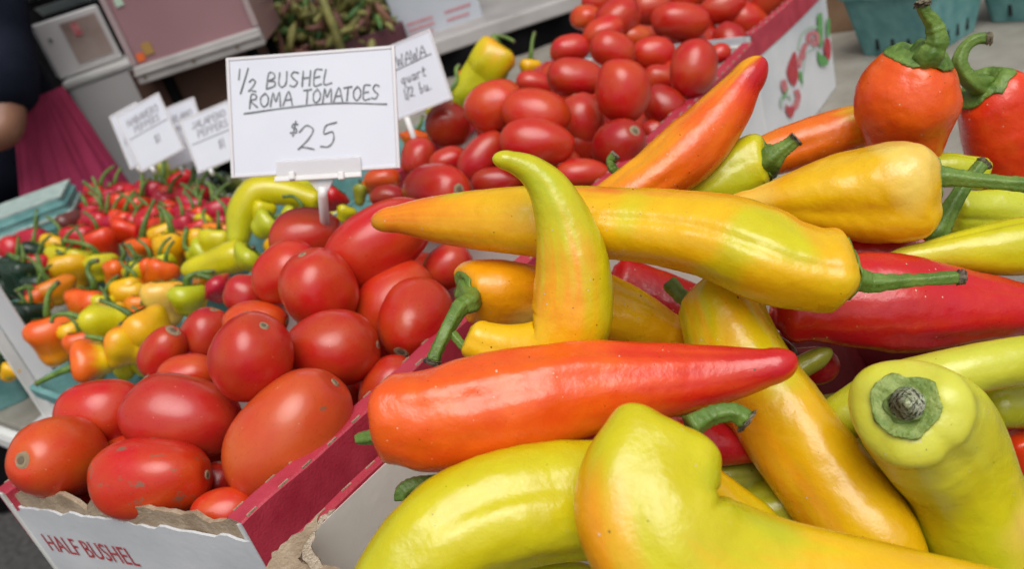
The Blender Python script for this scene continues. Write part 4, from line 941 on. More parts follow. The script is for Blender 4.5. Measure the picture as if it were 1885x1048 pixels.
for i in range(84):
    u0 = rng.uniform(30, 420) if i % 3 else rng.uniform(170, 420); v0 = rng.uniform(335, 640)
    if i % 3 == 0: v0 = rng.uniform(318, 420)
    if u0 + (v0 - 335) * .1 > 330 and v0 > 520: u0 -= 120
    if v0 < 335 + max(0, 200 - u0) * .35: v0 += 70
    if v0 > 560 and u0 < 60: u0 += 60
    zone = 'R' if v0 < 430 - (u0 - 150) * .1 else ('D' if u0 < 90 and v0 < 560 else 'Y')
    st_, nm_ = rng.choice({'R': [(RR, 'red'), (MM, 'crimson'), ([(0, 'OR'), (1, 'OR')], 'orange-red')], 'D': [(DD, 'dark green'), (RR, 'red')], 'Y': [(YY, 'yellow'), (OO, 'orange'), (YO_, 'orange-yellow'), (GG, 'lime')]}[zone])
    du = rng.uniform(-25, 25); dd_ = rng.uniform(46, 76); hk = rng.uniform(-14, 14)
    small(nm_ + ' pepper packed in among the others ' + {'R': 'in the red part of the heap', 'D': 'beside the dark green ones', 'Y': 'in the yellow and orange baskets'}[zone], u0, v0, u0 + du, v0 + dd_, rng.uniform(19, 29), st_,
          [(u0 + hk * .2, v0 - 12, 4.5), (u0 + hk, v0 - 26, 3.6), (u0 + hk * 2.2, v0 - 36, 3.4)] if rng.random() < .75 else None, z=.856, group='%s peppers packed in the %s zone' % (nm_, {'R': 'red', 'D': 'dark green', 'Y': 'yellow'}[zone]))
# lower layer in the baskets so no bare gap shows
rng = random.Random(12)
for i in range(34):
    e1 = rng.uniform(.28, .80); e2 = rng.uniform(.38, .68); c = W(e1, e2, rng.uniform(.79, .815))
    r_ = c - CP; t = r_.dot(Fw); u, v = 942.5 + r_.dot(Rt) / t * F_PX, 524 - r_.dot(Up) / t * F_PX
    a_ = rng.uniform(0, 6.28); Lp = .05 * F_PX / t; cc = rng.choice([YO_, OO, YY, GG, RR, [(0, 'OL'), (1, 'LG')]])
    o = build_pepper('pepper', 'pepper buried under the others in the left baskets', 'pepper', [(u, v, t, 8), (u + math.cos(a_) * Lp * .25, v + math.sin(a_) * Lp * .25, t, 34 * .85 / t), (u + math.cos(a_) * Lp * .6, v + math.sin(a_) * Lp * .6, t, 28 * .85 / t), (u + math.cos(a_) * Lp, v + math.sin(a_) * Lp, t, 6)], cc, None, group='buried peppers in the left baskets', nr=20, seg=5, seed=i + 100, mat=M_pep_far, cal_on=False)
# baskets under them
def tp(u, v): return on(u, v, TABLE)
BK = [(.30, .42), (.40, .57), (.47, .42), (.57, .58), (.64, .42), (.73, .56), (.82, .40), (.36, .74), (.53, .75), (.97, .36), (.90, .55)]
BL = ['teal basket of orange and yellow peppers nearest the white post', 'teal basket under the golden peppers, behind the nearest one', 'teal basket beside the carton, under the pale yellow pepper', 'teal basket under the red topped pepper',
      'teal basket under the long lime pepper', 'teal basket under the wrinkled red pepper', 'teal basket under the big arching lime pepper', 'teal basket under the dark green peppers', 'teal basket under the round red pepper at the left edge', 'teal basket behind the lettered sign', 'teal basket behind the price cards']
for (e1, e2), lb in zip(BK, BL):
    basket(W(e1, e2, TABLE) if e1 > .31 else on(232, 662, TABLE + .078) - Z * .078, yaw0 + random.uniform(-.08, .08), lb, .148, .115, .078)
basket(W(.485, .305, TABLE) , yaw0 + .1, 'pale wooden basket with a lime pepper on its rim, touching the tomatoes', .10, .08, .12, mat=M_wood, rim=M_wood, name='wooden_basket', group=None)
# basket at far left edge, low
pb = on(-20, 735, TABLE)
basket(pb, .3, 'teal basket at the left edge on the table, in front of the white post', .15, .12, .085)
small('yellow pepper tip in the teal basket at the left edge', 28, 672, 10, 700, 16, YY, [(20, 695, 4), (-5, 690, 4)], t=.99)
small('dark green pepper in the teal basket at the left edge', -10, 650, -20, 690, 30, DD, None, t=1.0)
# stack of nested teal baskets
base = at(72, 402, 1.40)
for k in range(4):
    bk_ = basket(Vector((base.x, base.y, TABLE + .088 + .024 * k)), .16 + .02 * k, ['bottom', 'second', 'third', 'topmost'][k] + ' teal basket of the nested stack beside the magenta apron', .142, .12, .082, rim=M_teal_lt, ribs=5, group='nested stack of teal baskets')
    bk_.rotation_euler = (math.pi, 0, .16 + .02 * k)
    if k == 3:
        b = MB(); b.box((0, 0, -.0008), (.060, 0, 0), (0, .060, 0), (0, 0, .0012)); b.build('bottom_panel', M_teal_lt, bk_)  # paler plate added: light on the upturned bottom put into colour

# ------------------------------------------------------------ white post
p0 = on(112, 760, TABLE)
r = empty('display_post', p0, 'white angled metal post rising from the table at the left edge', 'post')
X = Vector((.93, -.37, 0)).normalized(); Y = Vector((-X.y, X.x, 0))
b = MB(p0); b.box(p0 + X * .012 + Z * .31, X * .017, Y * .0012, Z * .31); b.build('wide_face', M_post, r, bevel=.0006)
b = MB(p0); b.box(p0 - X * .0065 - Y * .009 + Z * .31, X * .0012, Y * .0078, Z * .31); b.build('narrow_face', M_tedge, r, bevel=.0006)  # paler than the wide face: light falling on it put into colour
b = MB(p0); b.box(p0 + X * .005 - Y * .004 + Z * .0015, X * .03, Y * .026, Z * .0015); b.build('foot_plate', M_post, r, bevel=.0006)

# ------------------------------------------------------------ handwriting
GL = {
 'A': [[(0, 0), (.45, 1), (.85, 0)], [(.12, .38), (.72, .4)]], 'B': [[(.05, 0), (.1, 1), (.55, .95), (.6, .65), (.1, .52), (.65, .45), (.65, .1), (.05, 0)]],
 'E': [[(.6, 1), (.08, .98), (.05, 0), (.65, .03)], [(.06, .52), (.5, .55)]], 'H': [[(.08, 1), (.05, 0)], [(.65, 1), (.62, 0)], [(.06, .5), (.64, .52)]],
 'L': [[(.08, 1), (.05, 0), (.6, .03)]], 'M': [[(0, 0), (.12, 1), (.42, .35), (.72, 1), (.85, 0)]], 'N': [[(.02, 0), (.08, 1), (.6, 0), (.66, 1)]],
 'O': [[(.35, 1), (.05, .7), (.06, .25), (.35, 0), (.66, .25), (.66, .72), (.35, 1)]], 'R': [[(.02, 0), (.12, 1), (.55, .9), (.55, .6), (.1, .5), (.7, 0)]],
 'S': [[(.6, .9), (.3, 1), (.06, .78), (.3, .52), (.58, .3), (.35, 0), (.02, .1)]], 'T': [[(-.02, .97), (.72, 1)], [(.36, .98), (.34, 0)]],
 'U': [[(.05, 1), (.04, .3), (.3, 0), (.6, .25), (.62, 1)]], 'W': [[(0, 1), (.2, 0), (.42, .7), (.62, 0), (.85, 1)]], 'P': [[(.05, 0), (.08, 1), (.58, .92), (.56, .55), (.08, .48)]],
 'J': [[(.5, 1), (.48, .2), (.25, 0), (.03, .2)]], '1': [[(.25, 1), (.2, 0)]], '2': [[(.05, .78), (.3, 1), (.6, .8), (.45, .45), (.0, .05), (.2, .12), (.7, .0)]],
 '5': [[(.68, 1), (.2, .93), (.15, .58), (.5, .6), (.62, .3), (.4, 0), (.03, .08)]], '/': [[(.5, 1.1), (.05, -.15)]],
 '$': [[(.6, .8), (.3, .85), (.15, .65), (.5, .45), (.5, .2), (.1, .2)], [(.42, 1.05), (.3, -.05)]],
 'r': [[(.05, .5), (.08, 0)], [(.07, .35), (.25, .52), (.4, .45)]], 's': [[(.4, .45), (.15, .5), (.12, .35), (.35, .2), (.1, .0)]], 'h': [[(.08, 1), (.05, 0)], [(.05, .35), (.3, .5), (.38, .0)]],
 'o': [[(.22, .5), (.02, .25), (.22, 0), (.42, .25), (.22, .5)]], 't': [[(.2, .8), (.18, .05), (.35, .0)], [(.02, .5), (.4, .52)]], 'b': [[(.08, 1), (.06, 0), (.35, .05), (.38, .35), (.08, .4)]],
 'u': [[(.05, .5), (.08, .05), (.32, .05), (.36, .5), (.38, 0)]], '.': [[(.1, .02), (.14, .04)]], 'q': [[(.35, .5), (.1, .5), (.02, .25), (.15, .05), (.36, .2)], [(.36, .5), (.34, -.35)]], 'a': [[(.36, .45), (.12, .5), (.02, .2), (.2, 0), (.36, .2)], [(.37, .5), (.4, 0)]],
 'x': [[(0, .5), (.4, 0)], [(.4, .5), (0, 0)]],
}
ADV = {c: .95 for c in 'ABEHNOPRSTUL'}; ADV.update({'M': 1.1, 'W': 1.08, '1': .42, '/': .55, '2': .95, '5': .95, ' ': .55, '$': .7, 'E': .85, 'L': .8})
def handwriting(name, lines, parent, O, X, Y, nrm, wd, mat, seed=1):
    """lines: (text, x, y, height, char_w, slope)"""
    rng = random.Random(seed); b = MB(parent.location)
    def stroke(P, w_):
        q = catmull([list(p) for p in P], 4) if len(P) > 2 else np.array([list(P[0]), list(P[1])], float)
        n = len(q); vs = []
        for i in range(n):
            tt = q[min(i + 1, n - 1)] - q[max(i - 1, 0)]; ln = np.linalg.norm(tt) + 1e-9; tt = tt / ln; nn = np.array([-tt[1], tt[0]]) * w_ * (1 + .2 * math.sin(i * 1.7))
            for s in (1, -1):
                c = q[i] + nn * s + (tt * w_ * (-1 if i == 0 else (1 if i == n - 1 else 0)))
                vs.append(O + X * c[0] + Y * c[1] + nrm * (.0009 + rng.uniform(0, .00003)))
        b.add(vs, [(2 * i, 2 * i + 1, 2 * i + 3, 2 * i + 2) for i in range(n - 1)])
    for L_ in lines:
        if L_[0] is None: stroke(L_[1], wd); continue
        txt, x, y, h, cw, sl_ = L_[:6]
        for ch in txt:
            for s in GL.get(ch, []):
                stroke([(x + (a_ + rng.uniform(-.03, .03)) * cw + b_ * h * .12, y + (b_ + rng.uniform(-.03, .03)) * h) for a_, b_ in s], wd)
            x += cw * ADV.get(ch, .62 if ch.islower() else .8); y += sl_ * cw
    return b.build(name, mat, parent)

# lettered sign
ts = .63; ctr = at(575, 207, ts); ang = rad(2.6)
X = (Rt * math.cos(ang) + Up * math.sin(ang)); X = (X - Fw * .10).normalized(); Y = (Up * math.cos(ang) - Rt * math.sin(ang)); Y = (Y - X * Y.dot(X)).normalized(); Nn = X.cross(Y)
s_ = ts / F_PX
sg = empty('price_sign', at(597, 400, .66), 'white hand lettered price sign for half bushels of roma tomatoes', 'sign')
b = MB(sg.location); b.box(ctr, X * 153 * s_, Y * 106 * s_, Nn * .0004); b.build('paper_card', M_paper, sg)
b = MB(sg.location)
fx, fy = 160 * s_, 112 * s_
for sx in (1, -1): b.box(ctr + X * sx * (fx - 3.2 * s_), X * 3.2 * s_, Y * fy, Nn * .0011)
for sy in (1, -1): b.box(ctr + Y * sy * (fy - 3 * s_), X * (fx - 6.5 * s_), Y * 3 * s_, Nn * .0011)
b.build('holder_frame', material('cloudy_plastic', (.66, .64, .66), .25, Specular_IOR_Level=.6), sg, bevel=.0004)
def sp(u, v, lift=0): 
    q = onplane(u, v, ctr, Nn); return q + Nn * lift
bc = sp(588, 310, .002)
b = MB(sg.location); b.box(bc, X * 80 * s_, Y * 17 * s_, Nn * .0008); b.build('clip_plate', M_plastic, sg, bevel=.0006)
b = MB(sg.location); b.box(sp(588, 327, .0034), X * 82 * s_, Y * 4.5 * s_, Nn * .0012); b.build('clip_lip', M_peg, sg, bevel=.0006)
for pu in (542, 632):
    b = MB(sg.location); b.box(sp(pu, 325, .005), X * 5.5 * s_, Y * 7.5 * s_, Nn * .002); b.build('peg', M_peg, sg, bevel=.0008)
b = MB(sg.location)
b.hexa([sp(585, 352, .0005), sp(603, 352, .0005), sp(603, 352, -.002), sp(585, 352, -.002), sp(566, 331, .0005), sp(614, 331, .0005), sp(614, 331, -.002), sp(566, 331, -.002)])
b.build('clip_neck', M_plastic, sg)
b = MB(sg.location); b.tube([sp(594, 345), sp(594, 358), at(597, 400, .66), at(600, 430, .68)], [px(9, ts)] * 4, 14); b.build('stem', M_peg, sg, True)
O = ctr - X * 153 * s_ - Y * 106 * s_
u_ = s_
def SL(lines): return [(l[0],) + tuple(q * u_ if i < 4 else q for i, q in enumerate(l[1:])) if l[0] is not None else (None, [(a_ * u_, b_ * u_) for a_, b_ in l[1]]) for l in lines]
handwriting('hand_lettering', SL([
    ('1', 14, 177, 18, 12, 0), ('/', 18, 156, 36, 24, 0), ('2', 33, 152, 23, 21, 0), ('BUSHEL', 68, 156, 27, 23.5, .0),
    ('ROMA', 34, 122, 25, 21.5, .0), ('TOMATOES', 137, 123, 25, 19.2, .0), (None, [(24, 112), (110, 118), (200, 120), (293, 112)]),
    ('$', 108, 66, 24, 24, 0), ('25', 122, 38, 44, 44, .05)]), sg, O, X, Y, Nn, 1.4 * s_, M_ink, 4)

# generic card
def card(name, label, c, wp, hp, ang, t, lines, ink, wd, turn=0, group=None, foot=None):
    ctr = at(*c, t); a_ = rad(ang); X = Rt * math.cos(a_) + Up * math.sin(a_); X = (X - Fw * turn).normalized(); Y = (Up * math.cos(a_) - Rt * math.sin(a_)); Y = (Y - X * Y.dot(X)).normalized(); Nn = X.cross(Y); s_ = t / F_PX
    base = ctr - Y * hp / 2 * s_ - Z * .07
    r = empty(name, base, label, 'sign', group)
    b = MB(base); b.box(ctr, X * wp / 2 * s_, Y * hp / 2 * s_, Nn * .0006); b.build('paper_card', M_paper, r)
    b = MB(base)
    for sx in (1, -1): b.box(ctr + X * sx * (wp / 2 + 1.2) * s_, X * 2.2 * s_, Y * (hp / 2 + 3) * s_, Nn * .0011)
    for sy in (1, -1): b.box(ctr + Y * sy * (hp / 2 + 1.2) * s_, X * (wp / 2 - 1.2) * s_, Y * 2.2 * s_, Nn * .0011)
    b.build('holder_frame', M_plastic, r)
    b = MB(base); b.tube([ctr - Y * (hp / 2 + 3) * s_ - X * wp * .28 * s_, ctr - Y * (hp / 2 + 3) * s_ - X * wp * .28 * s_ - Z * (.010 if group else .05)], .003, 8); b.build('stem', M_peg, r, True)
    O = ctr - X * wp / 2 * s_ - Y * hp / 2 * s_
    handwriting('hand_lettering', [(l[0],) + tuple(q * s_ if i < 4 else q for i, q in enumerate(l[1:])) if l[0] is not None else (None, [(a * s_, b_ * s_) for a, b_ in l[1]]) for l in lines], r, O, X, Y, Nn, wd * s_, ink, 9)
    return r
card('price_card', 'tilted white price card partly hidden behind the right edge of the lettered sign', (757, 140), 118, 128, 18, .86,
     [('WAWA', 40, 88, 20, 15, 0), (None, [(28, 84), (70, 86), (108, 88)]), ('quart', 38, 55, 20, 17, 0), ('1/2', 34, 28, 18, 12, 0), ('bu.', 66, 28, 20, 16, 0)], M_ink2, .9, turn=.25)
G5 = 'price cards behind the red peppers'
card('price_card', 'leftmost narrow price card of the group behind the red peppers', (246, 250), 60, 100, 22, 1.22, [('P', 8, 40, 12, 9, 0)], M_ink_faint, .7, turn=.3, group=G5)
card('price_card', 'frontmost tilted price card with two lines of lettering behind the red peppers', (276, 244), 92, 108, 25, 1.19, [('HABANERO', 12, 82, 12, 9.5, 0), ('PEPPERS', 20, 66, 11, 9, 0), (None, [(4, 60), (88, 60)]), ('$1', 48, 30, 15, 11, 0)], M_ink_faint, .8, turn=.2, group=G5)
card('price_card', 'price card between the frontmost one and the one touching the sign', (335, 246), 84, 104, 18, 1.25, [('POBLANO', 14, 76, 12, 9.5, 0), ('PEPPERS', 20, 58, 9, 8, 0), ('$1', 50, 30, 14, 11, 0)], M_ink_faint, .8, turn=.2, group=G5)
card('price_card', 'price card touching the left edge of the lettered sign', (393, 252), 98, 98, 20, 1.16, [('JALAPENO', 16, 76, 12, 10, 0), ('PEPPERS', 22, 58, 12, 10, 0), (None, [(6, 50), (94, 50)]), ('$1', 52, 24, 16, 12, 0)], M_ink_faint, .9, turn=.15, group=G5)

# ------------------------------------------------------------ back table and its goods
pa = at(700, 108, 2.0); pb_ = onplane(1060, 12, pa, Vector((0, 1, 0)))
zt = pa.z
dv = Vector((1, .03, 0)).normalized(); yv = Vector((-dv.y, dv.x, 0))
bt = empty('back_table', Vector((pa.x, pa.y + .3, 0)), 'back table with a pale edge and an added black sheet for the shade beneath', 'table')
b = MB(bt.location); b.box(pa + dv * .1 + yv * .36 - Z * .018, dv * 1.6, yv * .36, Z * .018); b.build('table_top', M_trim, bt, bevel=.005)
# folded black sheet added for the shade under the table
vs = []; fs = []; n = 160
for i in range(n + 1):
    f = i / n; q = pa + dv * (-1.5 + 3.2 * f) + yv * (.02 + .012 * math.sin(f * 150) + .01 * math.sin(f * 67))
    vs += [Vector((q.x, q.y, zt - .037)), Vector((q.x, q.y - .02, .012))]
for i in range(n): fs.append((2 * i, 2 * i + 1, 2 * i + 3, 2 * i + 2))
b = MB(bt.location); b.add(vs, fs); b.build('shade_sheet', M_black, bt, True)

# maroon crate of dried pods
cx = at(610, 112, 2.06); cx.z = zt
cr_ = empty('produce_crate', cx, 'maroon crate heaped with olive and purple pods on the back table', 'crate')
b = MB(cx)
for s in (-1, 1):
    b.box(cx + dv * s * .19 + yv * .16 + Z * .025, dv * .006, yv * .15, Z * .025)
for s in (0, 1): b.box(cx + yv * (.01 + .3 * s) + Z * .025, dv * .196, yv * .006, Z * .025)
b.build('shell', M_maroon, cr_, bevel=.002)
rng = random.Random(3)
for mt, nm, cnt in ((M_okra1, 'olive_pods', 300), (M_okra2, 'purple_pods', 110), (M_leafy, 'green_leaves', 110)):
    b = MB(cx)
    for i in range(cnt):
        c = cx + dv * rng.uniform(-.17, .17) + yv * rng.uniform(-.01, .3) + Z * (.04 + abs(rng.gauss(0, .075)))
        dd = Vector((rng.gauss(0, 1), rng.gauss(0, 1), rng.gauss(0, .7))).normalized(); ln = rng.uniform(.02, .05)
        side_ = dd.orthogonal().normalized() * ln * .3
        b.tube([c - dd * ln, c - dd * ln * .4 + side_ * .4, c + dd * ln * .4 + side_ * .4, c + dd * ln], [.002, rng.uniform(.006, .012), .008, .001], 6)
    o = b.build(nm, mt, None, True, loc=cx)
    tag(o, {'olive_pods': 'olive green seed pods heaped in the maroon crate', 'purple_pods': 'purple pods mixed in the maroon crate heap', 'green_leaves': 'green leaves scattered over the crate heap'}[nm], 'produce', None, 'stuff')
b = MB(cx); q0 = at(632, 105, 2.03); b.tube([q0, q0 + Z * .07 + dv * .004, q0 + Z * .2], [.012, .011, .009], 10); o = b.build('stalk', M_okra1, None, True, loc=cx); tag(o, 'thick olive stalk standing in front of the pod heap', 'stalk')

# white printed carton at the top
r, p, X, Y = box3('white_carton', 'white carton with faint red printing standing on the back table', 'carton', 690, -60, 2.04, .22, .2, .24, .06, noisy('cool_white_carton', (.42, .45, .50), (.48, .51, .56), 6, .5, .05, 60))
for i, (x0, y0, w_) in enumerate([(.03, .15, .07), (.03, .165, .07), (.03, .18, .06), (.03, .20, .075), (.13, .15, .07), (.13, .17, .06), (.13, .19, .05)]):
    b = MB(r.location)
    for k in range(7):
        b.box(p + X * (x0 + w_ * (k + .3) / 7) - Z * y0 - Y * .0012, X * w_ / 18, Y * .0004, Z * .003)
    b.build('printed_line', M_logo_red, r)

# mauve panelled display case
def stand(root, p, X, Y, w_, d_, h_):
    for a_ in (.04, w_ - .04):
        for c_ in (.04, d_ - .04):
            q = p + X * a_ + Y * c_ - Z * h_; b = MB(root.location); b.tube([Vector((q.x, q.y, .0)), q], .012, 8); b.build('leg', M_black, root)
def boxbl(name, label, cat, u, v, t, w_, d_, h_, yaw, mat, bevel=.004):
    q = at(u, v, t) + Z * h_; dd = q - CP; tt = dd.dot(Fw); return box3(name, label, cat, 942.5 + dd.dot(Rt) / tt * F_PX, 524 - dd.dot(Up) / tt * F_PX, tt, w_, d_, h_, yaw, mat, None, bevel)
r, p, X, Y = boxbl('display_case', 'mauve display case with a pale riveted bottom rail, left of the pod crate', 'case', 262, 154, 1.74, .268, .32, .30, .0, M_mauve, bevel=.006)
stand(r, p, X, Y, .268, .32, .30)
b = MB(r.location); b.box(p + X * .134 - Y * .004 - Z * .282, X * .136, Y * .010, Z * .018); b.build('bottom_rail', M_trim, r, bevel=.004)
b = MB(r.location); b.box(p + X * .134 - Y * .016 - Z * .279, X * .1355, Y * .004, Z * .0025); b.build('rail_lip', M_trim, r, bevel=.001)
for k in (.06, .45, .8):
    b = MB(r.location); b.tube([p + X * .268 * k - Y * .013 - Z * .288, p + X * .268 * k - Y * .0165 - Z * .288], .0035, 10); b.build('rivet', M_scar_in, r, True)
M_strip = noisy('mauve_strip', (.30, .22, .23), (.36, .28, .28), 8, .5)
for s_x in (0.004, .264):
    b = MB(r.location); b.box(p + X * s_x - Y * .003 - Z * .131, X * .006, Y * .005, Z * .131); b.build('corner_strip', M_strip, r, bevel=.002)
for nm, mt, x_, z_, w_, h_ in (('orange_sticker', M_org_print, .022, .250, .008, .008), ('ochre_sticker', M_ochre, .042, .238, .010, .012), ('pale_sticker', M_logo_pale, .03, .14, .008, .008)):
    b = MB(r.location); b.box(p + X * x_ - Y * .0015 - Z * z_, X * w_, Y * .0012, Z * h_); b.build(nm, mt, r)
r, p, X, Y = boxbl('display_case', 'second mauve case at the top between the first case and the pod crate', 'case', 488, 46, 2.2, .19, .30, .25, .0, M_mauve, bevel=.006)
stand(r, p, X, Y, .17, .30, .25)
b = MB(r.location); b.box(p + X * .085 - Y * .004 - Z * .236, X * .087, Y * .010, Z * .014); b.build('bottom_rail', M_trim, r, bevel=.004)
# offwhite coolers
r, p, X, Y = boxbl('cooler', 'large offwhite cooler behind the price cards, left of the mauve case', 'cooler', 118, 150, 1.90, .0, .0, .0, .30, M_cool) if False else box3('cooler', 'large offwhite cooler behind the price cards, left of the mauve case', 'cooler', 122, 162, 1.90, .25, .26, .90, .22, M_cool, None, .012)
b = MB(r.location); b.box(p + X * .125 + Y * .13 + Z * .004, X * .130, Y * .135, Z * .011); b.build('lid', M_tedge, r, bevel=.008)
r2, p, X, Y = boxbl('white_carton', 'white carton with a faded picture standing on the offwhite cooler', 'carton', 112, 147, 1.92, .145, .12, .125, .42, M_cool, bevel=.004)
b = MB(r2.location); b.box(p + X * .092 - Y * .001 - Z * .06, X * .040, Y * .0012, Z * .046); b.build('picture', M_pic, r2)
b = MB(r2.location); b.box(p + X * .080 - Y * .003 - Z * .035, X * .008, Y * .001, Z * .014); b.build('red_print', M_logo_red, r2)
b = MB(r2.location); b.box(p + X * .02 - Y * .001 - Z * .04, X * .004, Y * .001, Z * .005); b.build('printed_mark', M_ink_faint, r2)
r3, p, X, Y = boxbl('cardboard_box', 'dark brown cardboard box between the cooler and the lettered sign', 'box', 300, 262, 1.84, .26, .2, .16, .03, noisy('dark_brown_cardboard', (.05, .022, .013), (.075, .034, .02), 10, .85), bevel=.003)
# tray and clamshell at upper left corner
def tray(name, label, u, v, t, w_, d_, h_, mat, yaw=0.0):
    c = at(u, v, t); r = empty(name, c, label, 'tray', None, rot=(0, 0, yaw)); b = MB(); n = 24; R_ = []
    for (s, z_) in ((.72, 0), (1, h_), (1.06, h_ + .004), (1.06, h_ + .008), (.97, h_ + .006), (.70, .006)):
        R_.append([Vector((s * w_ / 2 * (abs(math.cos(2 * math.pi * k / n)) ** .5) * math.copysign(1, math.cos(2 * math.pi * k / n)), s * d_ / 2 * (abs(math.sin(2 * math.pi * k / n)) ** .5) * math.copysign(1, math.sin(2 * math.pi * k / n)), z_)) for k in range(n)])
    vs = [q for q_ in R_ for q in q_]; fs = [(i * n + k, i * n + (k + 1) % n, (i + 1) * n + (k + 1) % n, (i + 1) * n + k) for i in range(5) for k in range(n)] + [tuple(range(n - 1, -1, -1)), tuple(5 * n + k for k in range(n))]
    b.add(vs, fs); b.build('shell', mat, r, True); return r
tray('aqua_tray', 'pale aqua tray at the top edge above the white carton', 130, 12, 2.05, .17, .14, .05, M_tray)
tr_ = tray('clear_tray', 'clear tray of green leaves in the upper left corner', 28, 8, 1.95, .12, .12, .06, M_plastic)
b = MB(); rng = random.Random(8)
for i in range(90):
    c = Vector((rng.uniform(-.045, .045), rng.uniform(-.045, .045), rng.uniform(.006, .07))); dd = Vector((rng.gauss(0, 1), rng.gauss(0, 1), rng.gauss(0, 1))).normalized(); s2 = dd.orthogonal().normalized() * .008
    b.add([c - dd * .016, c + s2, c + dd * .016, c - s2], [(0, 1, 2, 3)])
o = b.build('green_leaves', M_leafy, None, loc=tr_.location); tag(o, 'green leaves filling the clear tray in the corner', 'greens', None, 'stuff')
# dark rack holding the trays, and a black backdrop added for the dark behind
pr = at(60, 40, 2.0)
rk = empty('dark_rack', Vector((pr.x, pr.y + .2, 0)), 'dark rack shelf carrying the trays in the upper left corner', 'rack')
zz = at(60, 30, 1.98).z - .02
b = MB(rk.location); b.box(Vector((pr.x + .1, pr.y + .1, at(28, 8, 1.95).z - .012)), Vector((.42, 0, 0)), Vector((0, .16, 0)), Z * .008); b.build('shelf', M_black, rk)
for sx in (-.3, .5):
    for sy in (-.05, .25):
        b = MB(rk.location); b.tube([Vector((pr.x + sx, pr.y + sy, 0)), Vector((pr.x + sx, pr.y + sy, at(28, 8, 1.95).z - .02))], .012, 8); b.build('leg', M_black, rk)
vs = []; fs = []; n = 80
for i in range(n + 1):
    x = -3.6 + 7.6 * i / n; y = 3.6 + .04 * math.sin(i * .9)
    vs += [Vector((x, y, 0.005)), Vector((x, y, 2.3))]
for i in range(n): fs.append((2 * i, 2 * i + 2, 2 * i + 3, 2 * i + 1))
b = MB(Vector((0, 3.6, 0))); b.add(vs, fs); o = b.build('dark_backdrop', M_black, None, True, loc=Vector((0, 3.6, 0))); tag(o, 'black backdrop added for the darkness at the back of the stall', 'backdrop')

# ------------------------------------------------------------ person
def skin_body(name, mat, verts, edges, org, parent, root_i=0, sub=2):
    me = bpy.data.meshes.new(name); me.from_pydata([tuple(Vector(v[:3]) - org) for v in verts], edges, []); me.update()
    o = link(name, me, mat, parent); m = o.modifiers.new('skin', 'SKIN'); m.use_smooth_shade = True
    if not me.skin_vertices: pass
    sv = me.skin_vertices[0].data if len(me.skin_vertices) else None
    for i, v in enumerate(verts):
        sv[i].radius = (v[3], v[4] if len(v) > 4 else v[3]); sv[i].use_root = (i == root_i)
    s = o.modifiers.new('sub', 'SUBSURF'); s.levels = sub; s.render_levels = sub
    return o
hip = at(5, 300, 1.80); hip.z = .93
px_, py_ = hip.x, hip.y
pe = empty('person', Vector((px_, py_, 0)), 'person in a navy top and magenta apron standing at the left behind the baskets', 'person')
O0 = Vector((px_, py_, 0))
def B(x, y, z, *r): return (px_ + x, py_ + y, z) + r
elbow = at(22, 252, 1.55); wrist = at(-115, 262, 1.50); hand = at(-175, 262, 1.48)
V_ = [B(0, 0, .93, .12, .10), B(0, 0, 1.12, .145, .115), B(0, .01, 1.32, .17, .115), B(0, .02, 1.45, .10, .08), B(0, .0, 1.53, .055, .055), B(-.01, -.01, 1.66, .085, .095), B(-.01, -.01, 1.74, .07, .075),
      B(.09, .02, .80, .07, .07), B(.11, 0, .48, .05, .05), B(.11, .02, .09, .045, .045), B(.11, -.12, .04, .035, .03),
      B(-.09, .02, .80, .07, .07), B(-.11, 0, .48, .05, .05), B(-.11, .02, .09, .045, .045), B(-.11, -.12, .04, .035, .03),
      B(.19, .02, 1.40, .065, .06), (elbow.x, elbow.y, elbow.z, .036, .036), (wrist.x, wrist.y, wrist.z, .028, .026), (hand.x, hand.y, hand.z, .035, .02),
      B(-.19, .02, 1.40, .065, .06), B(-.27, .02, 1.15, .045, .045), B(-.29, .03, .90, .028, .028), B(-.29, .03, .82, .035, .02)]
Ed = [(0, 1), (1, 2), (2, 3), (3, 4), (4, 5), (5, 6), (0, 7), (7, 8), (8, 9), (9, 10), (0, 11), (11, 12), (12, 13), (13, 14), (3, 15), (15, 16), (16, 17), (17, 18), (3, 19), (19, 20), (20, 21), (21, 22)]
skin_body('body', M_skin, V_, Ed, O0, pe)
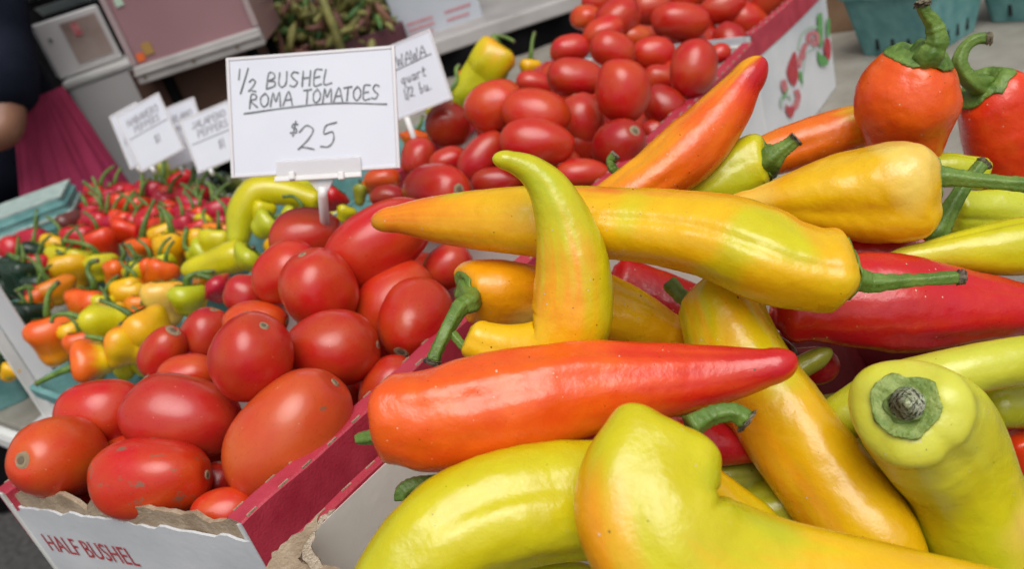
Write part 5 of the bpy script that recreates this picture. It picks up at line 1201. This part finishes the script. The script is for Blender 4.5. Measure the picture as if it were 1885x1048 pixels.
# navy top: shell over torso and upper arms
Vt = [B(0, 0, .80, .20, .165), B(0, 0, 1.10, .175, .145), B(0, .01, 1.32, .19, .135), B(0, .02, 1.46, .12, .10), B(0, 0, 1.50, .075, .07),
      B(.19, .02, 1.40, .085, .08), tuple(Vector((px_ + .19, py_ + .02, 1.40)).lerp(elbow, .93)) + (.068, .068), B(-.19, .02, 1.40, .085, .08), B(-.26, -.01, 1.2, .062, .062)]
skin_body('navy_top', M_navy, Vt, [(0, 1), (1, 2), (2, 3), (3, 4), (3, 5), (5, 6), (3, 7), (7, 8)], O0, pe)
Vp = [B(0, 0, .92, .165, .135), B(.09, .02, .78, .09, .09), B(.11, 0, .48, .085, .085), B(.11, .02, .10, .07, .07), B(-.09, .02, .78, .09, .09), B(-.11, 0, .48, .085, .085), B(-.11, .02, .10, .07, .07)]
skin_body('trousers', M_black, Vp, [(0, 1), (1, 2), (2, 3), (0, 4), (4, 5), (5, 6)], O0, pe)
# apron wraps the front of hips
b = MB(O0); vs = []; fs = []; na, nz = 40, 24
for j in range(nz + 1):
    f = j / nz; z_ = 1.03 - .52 * f
    for i in range(na + 1):
        a0_ = -46 - 62 * f; a_ = rad(a0_ + (-12 - a0_) * i / na); fl = 1 + .36 * f; fold = .016 * noise.noise(Vector((i * .28, f * 1.4, 2))) * (f + .3) + .006 * noise.noise(Vector((i * .7, f * 3, 7)))
        vs.append(Vector((px_ + (.215 * fl + fold) * math.cos(a_), py_ + (.21 * fl + fold) * math.sin(a_), z_)))
for j in range(nz):
    for i in range(na): k = j * (na + 1) + i; fs.append((k, k + na + 1, k + na + 2, k + 1))
b.add(vs, fs); o = b.build('apron', M_apron, pe, True); sdm = o.modifiers.new('thick', 'SOLIDIFY'); sdm.thickness = .003
# hair
b = MB(O0); vs = []; fs = []; n1, n2_ = 20, 10; hc = Vector((px_ - .01, py_ + .01, 1.70))
for j in range(n2_ + 1):
    ph_ = math.pi * .62 * j / n2_
    for i in range(n1):
        a_ = 2 * math.pi * i / n1; vs.append(hc + Vector((.098 * math.sin(ph_) * math.cos(a_), .115 * math.sin(ph_) * math.sin(a_) + .02, .115 * math.cos(ph_))))
for j in range(n2_):
    for i in range(n1): fs.append((j * n1 + i, j * n1 + (i + 1) % n1, (j + 1) * n1 + (i + 1) % n1, (j + 1) * n1 + i))
b.add(vs, fs); b.build('hair', noisy('dark_hair', (.012, .008, .006), (.03, .02, .014), 60, .6), pe, True)

for i, e in enumerate((-1, 1)):
    b = MB(O0); c = Vector((px_ - .01 + .032 * e, py_ - .098, 1.675))
    b.tube([c, c - Vector((0, .006, 0))], [.012, .009], 12); b.build('eye', M_peg, pe, True)
print('OBJS', len(bpy.data.objects), 'TRIS~', sum(len(o.data.polygons) for o in bpy.data.objects if o.type == 'MESH'))
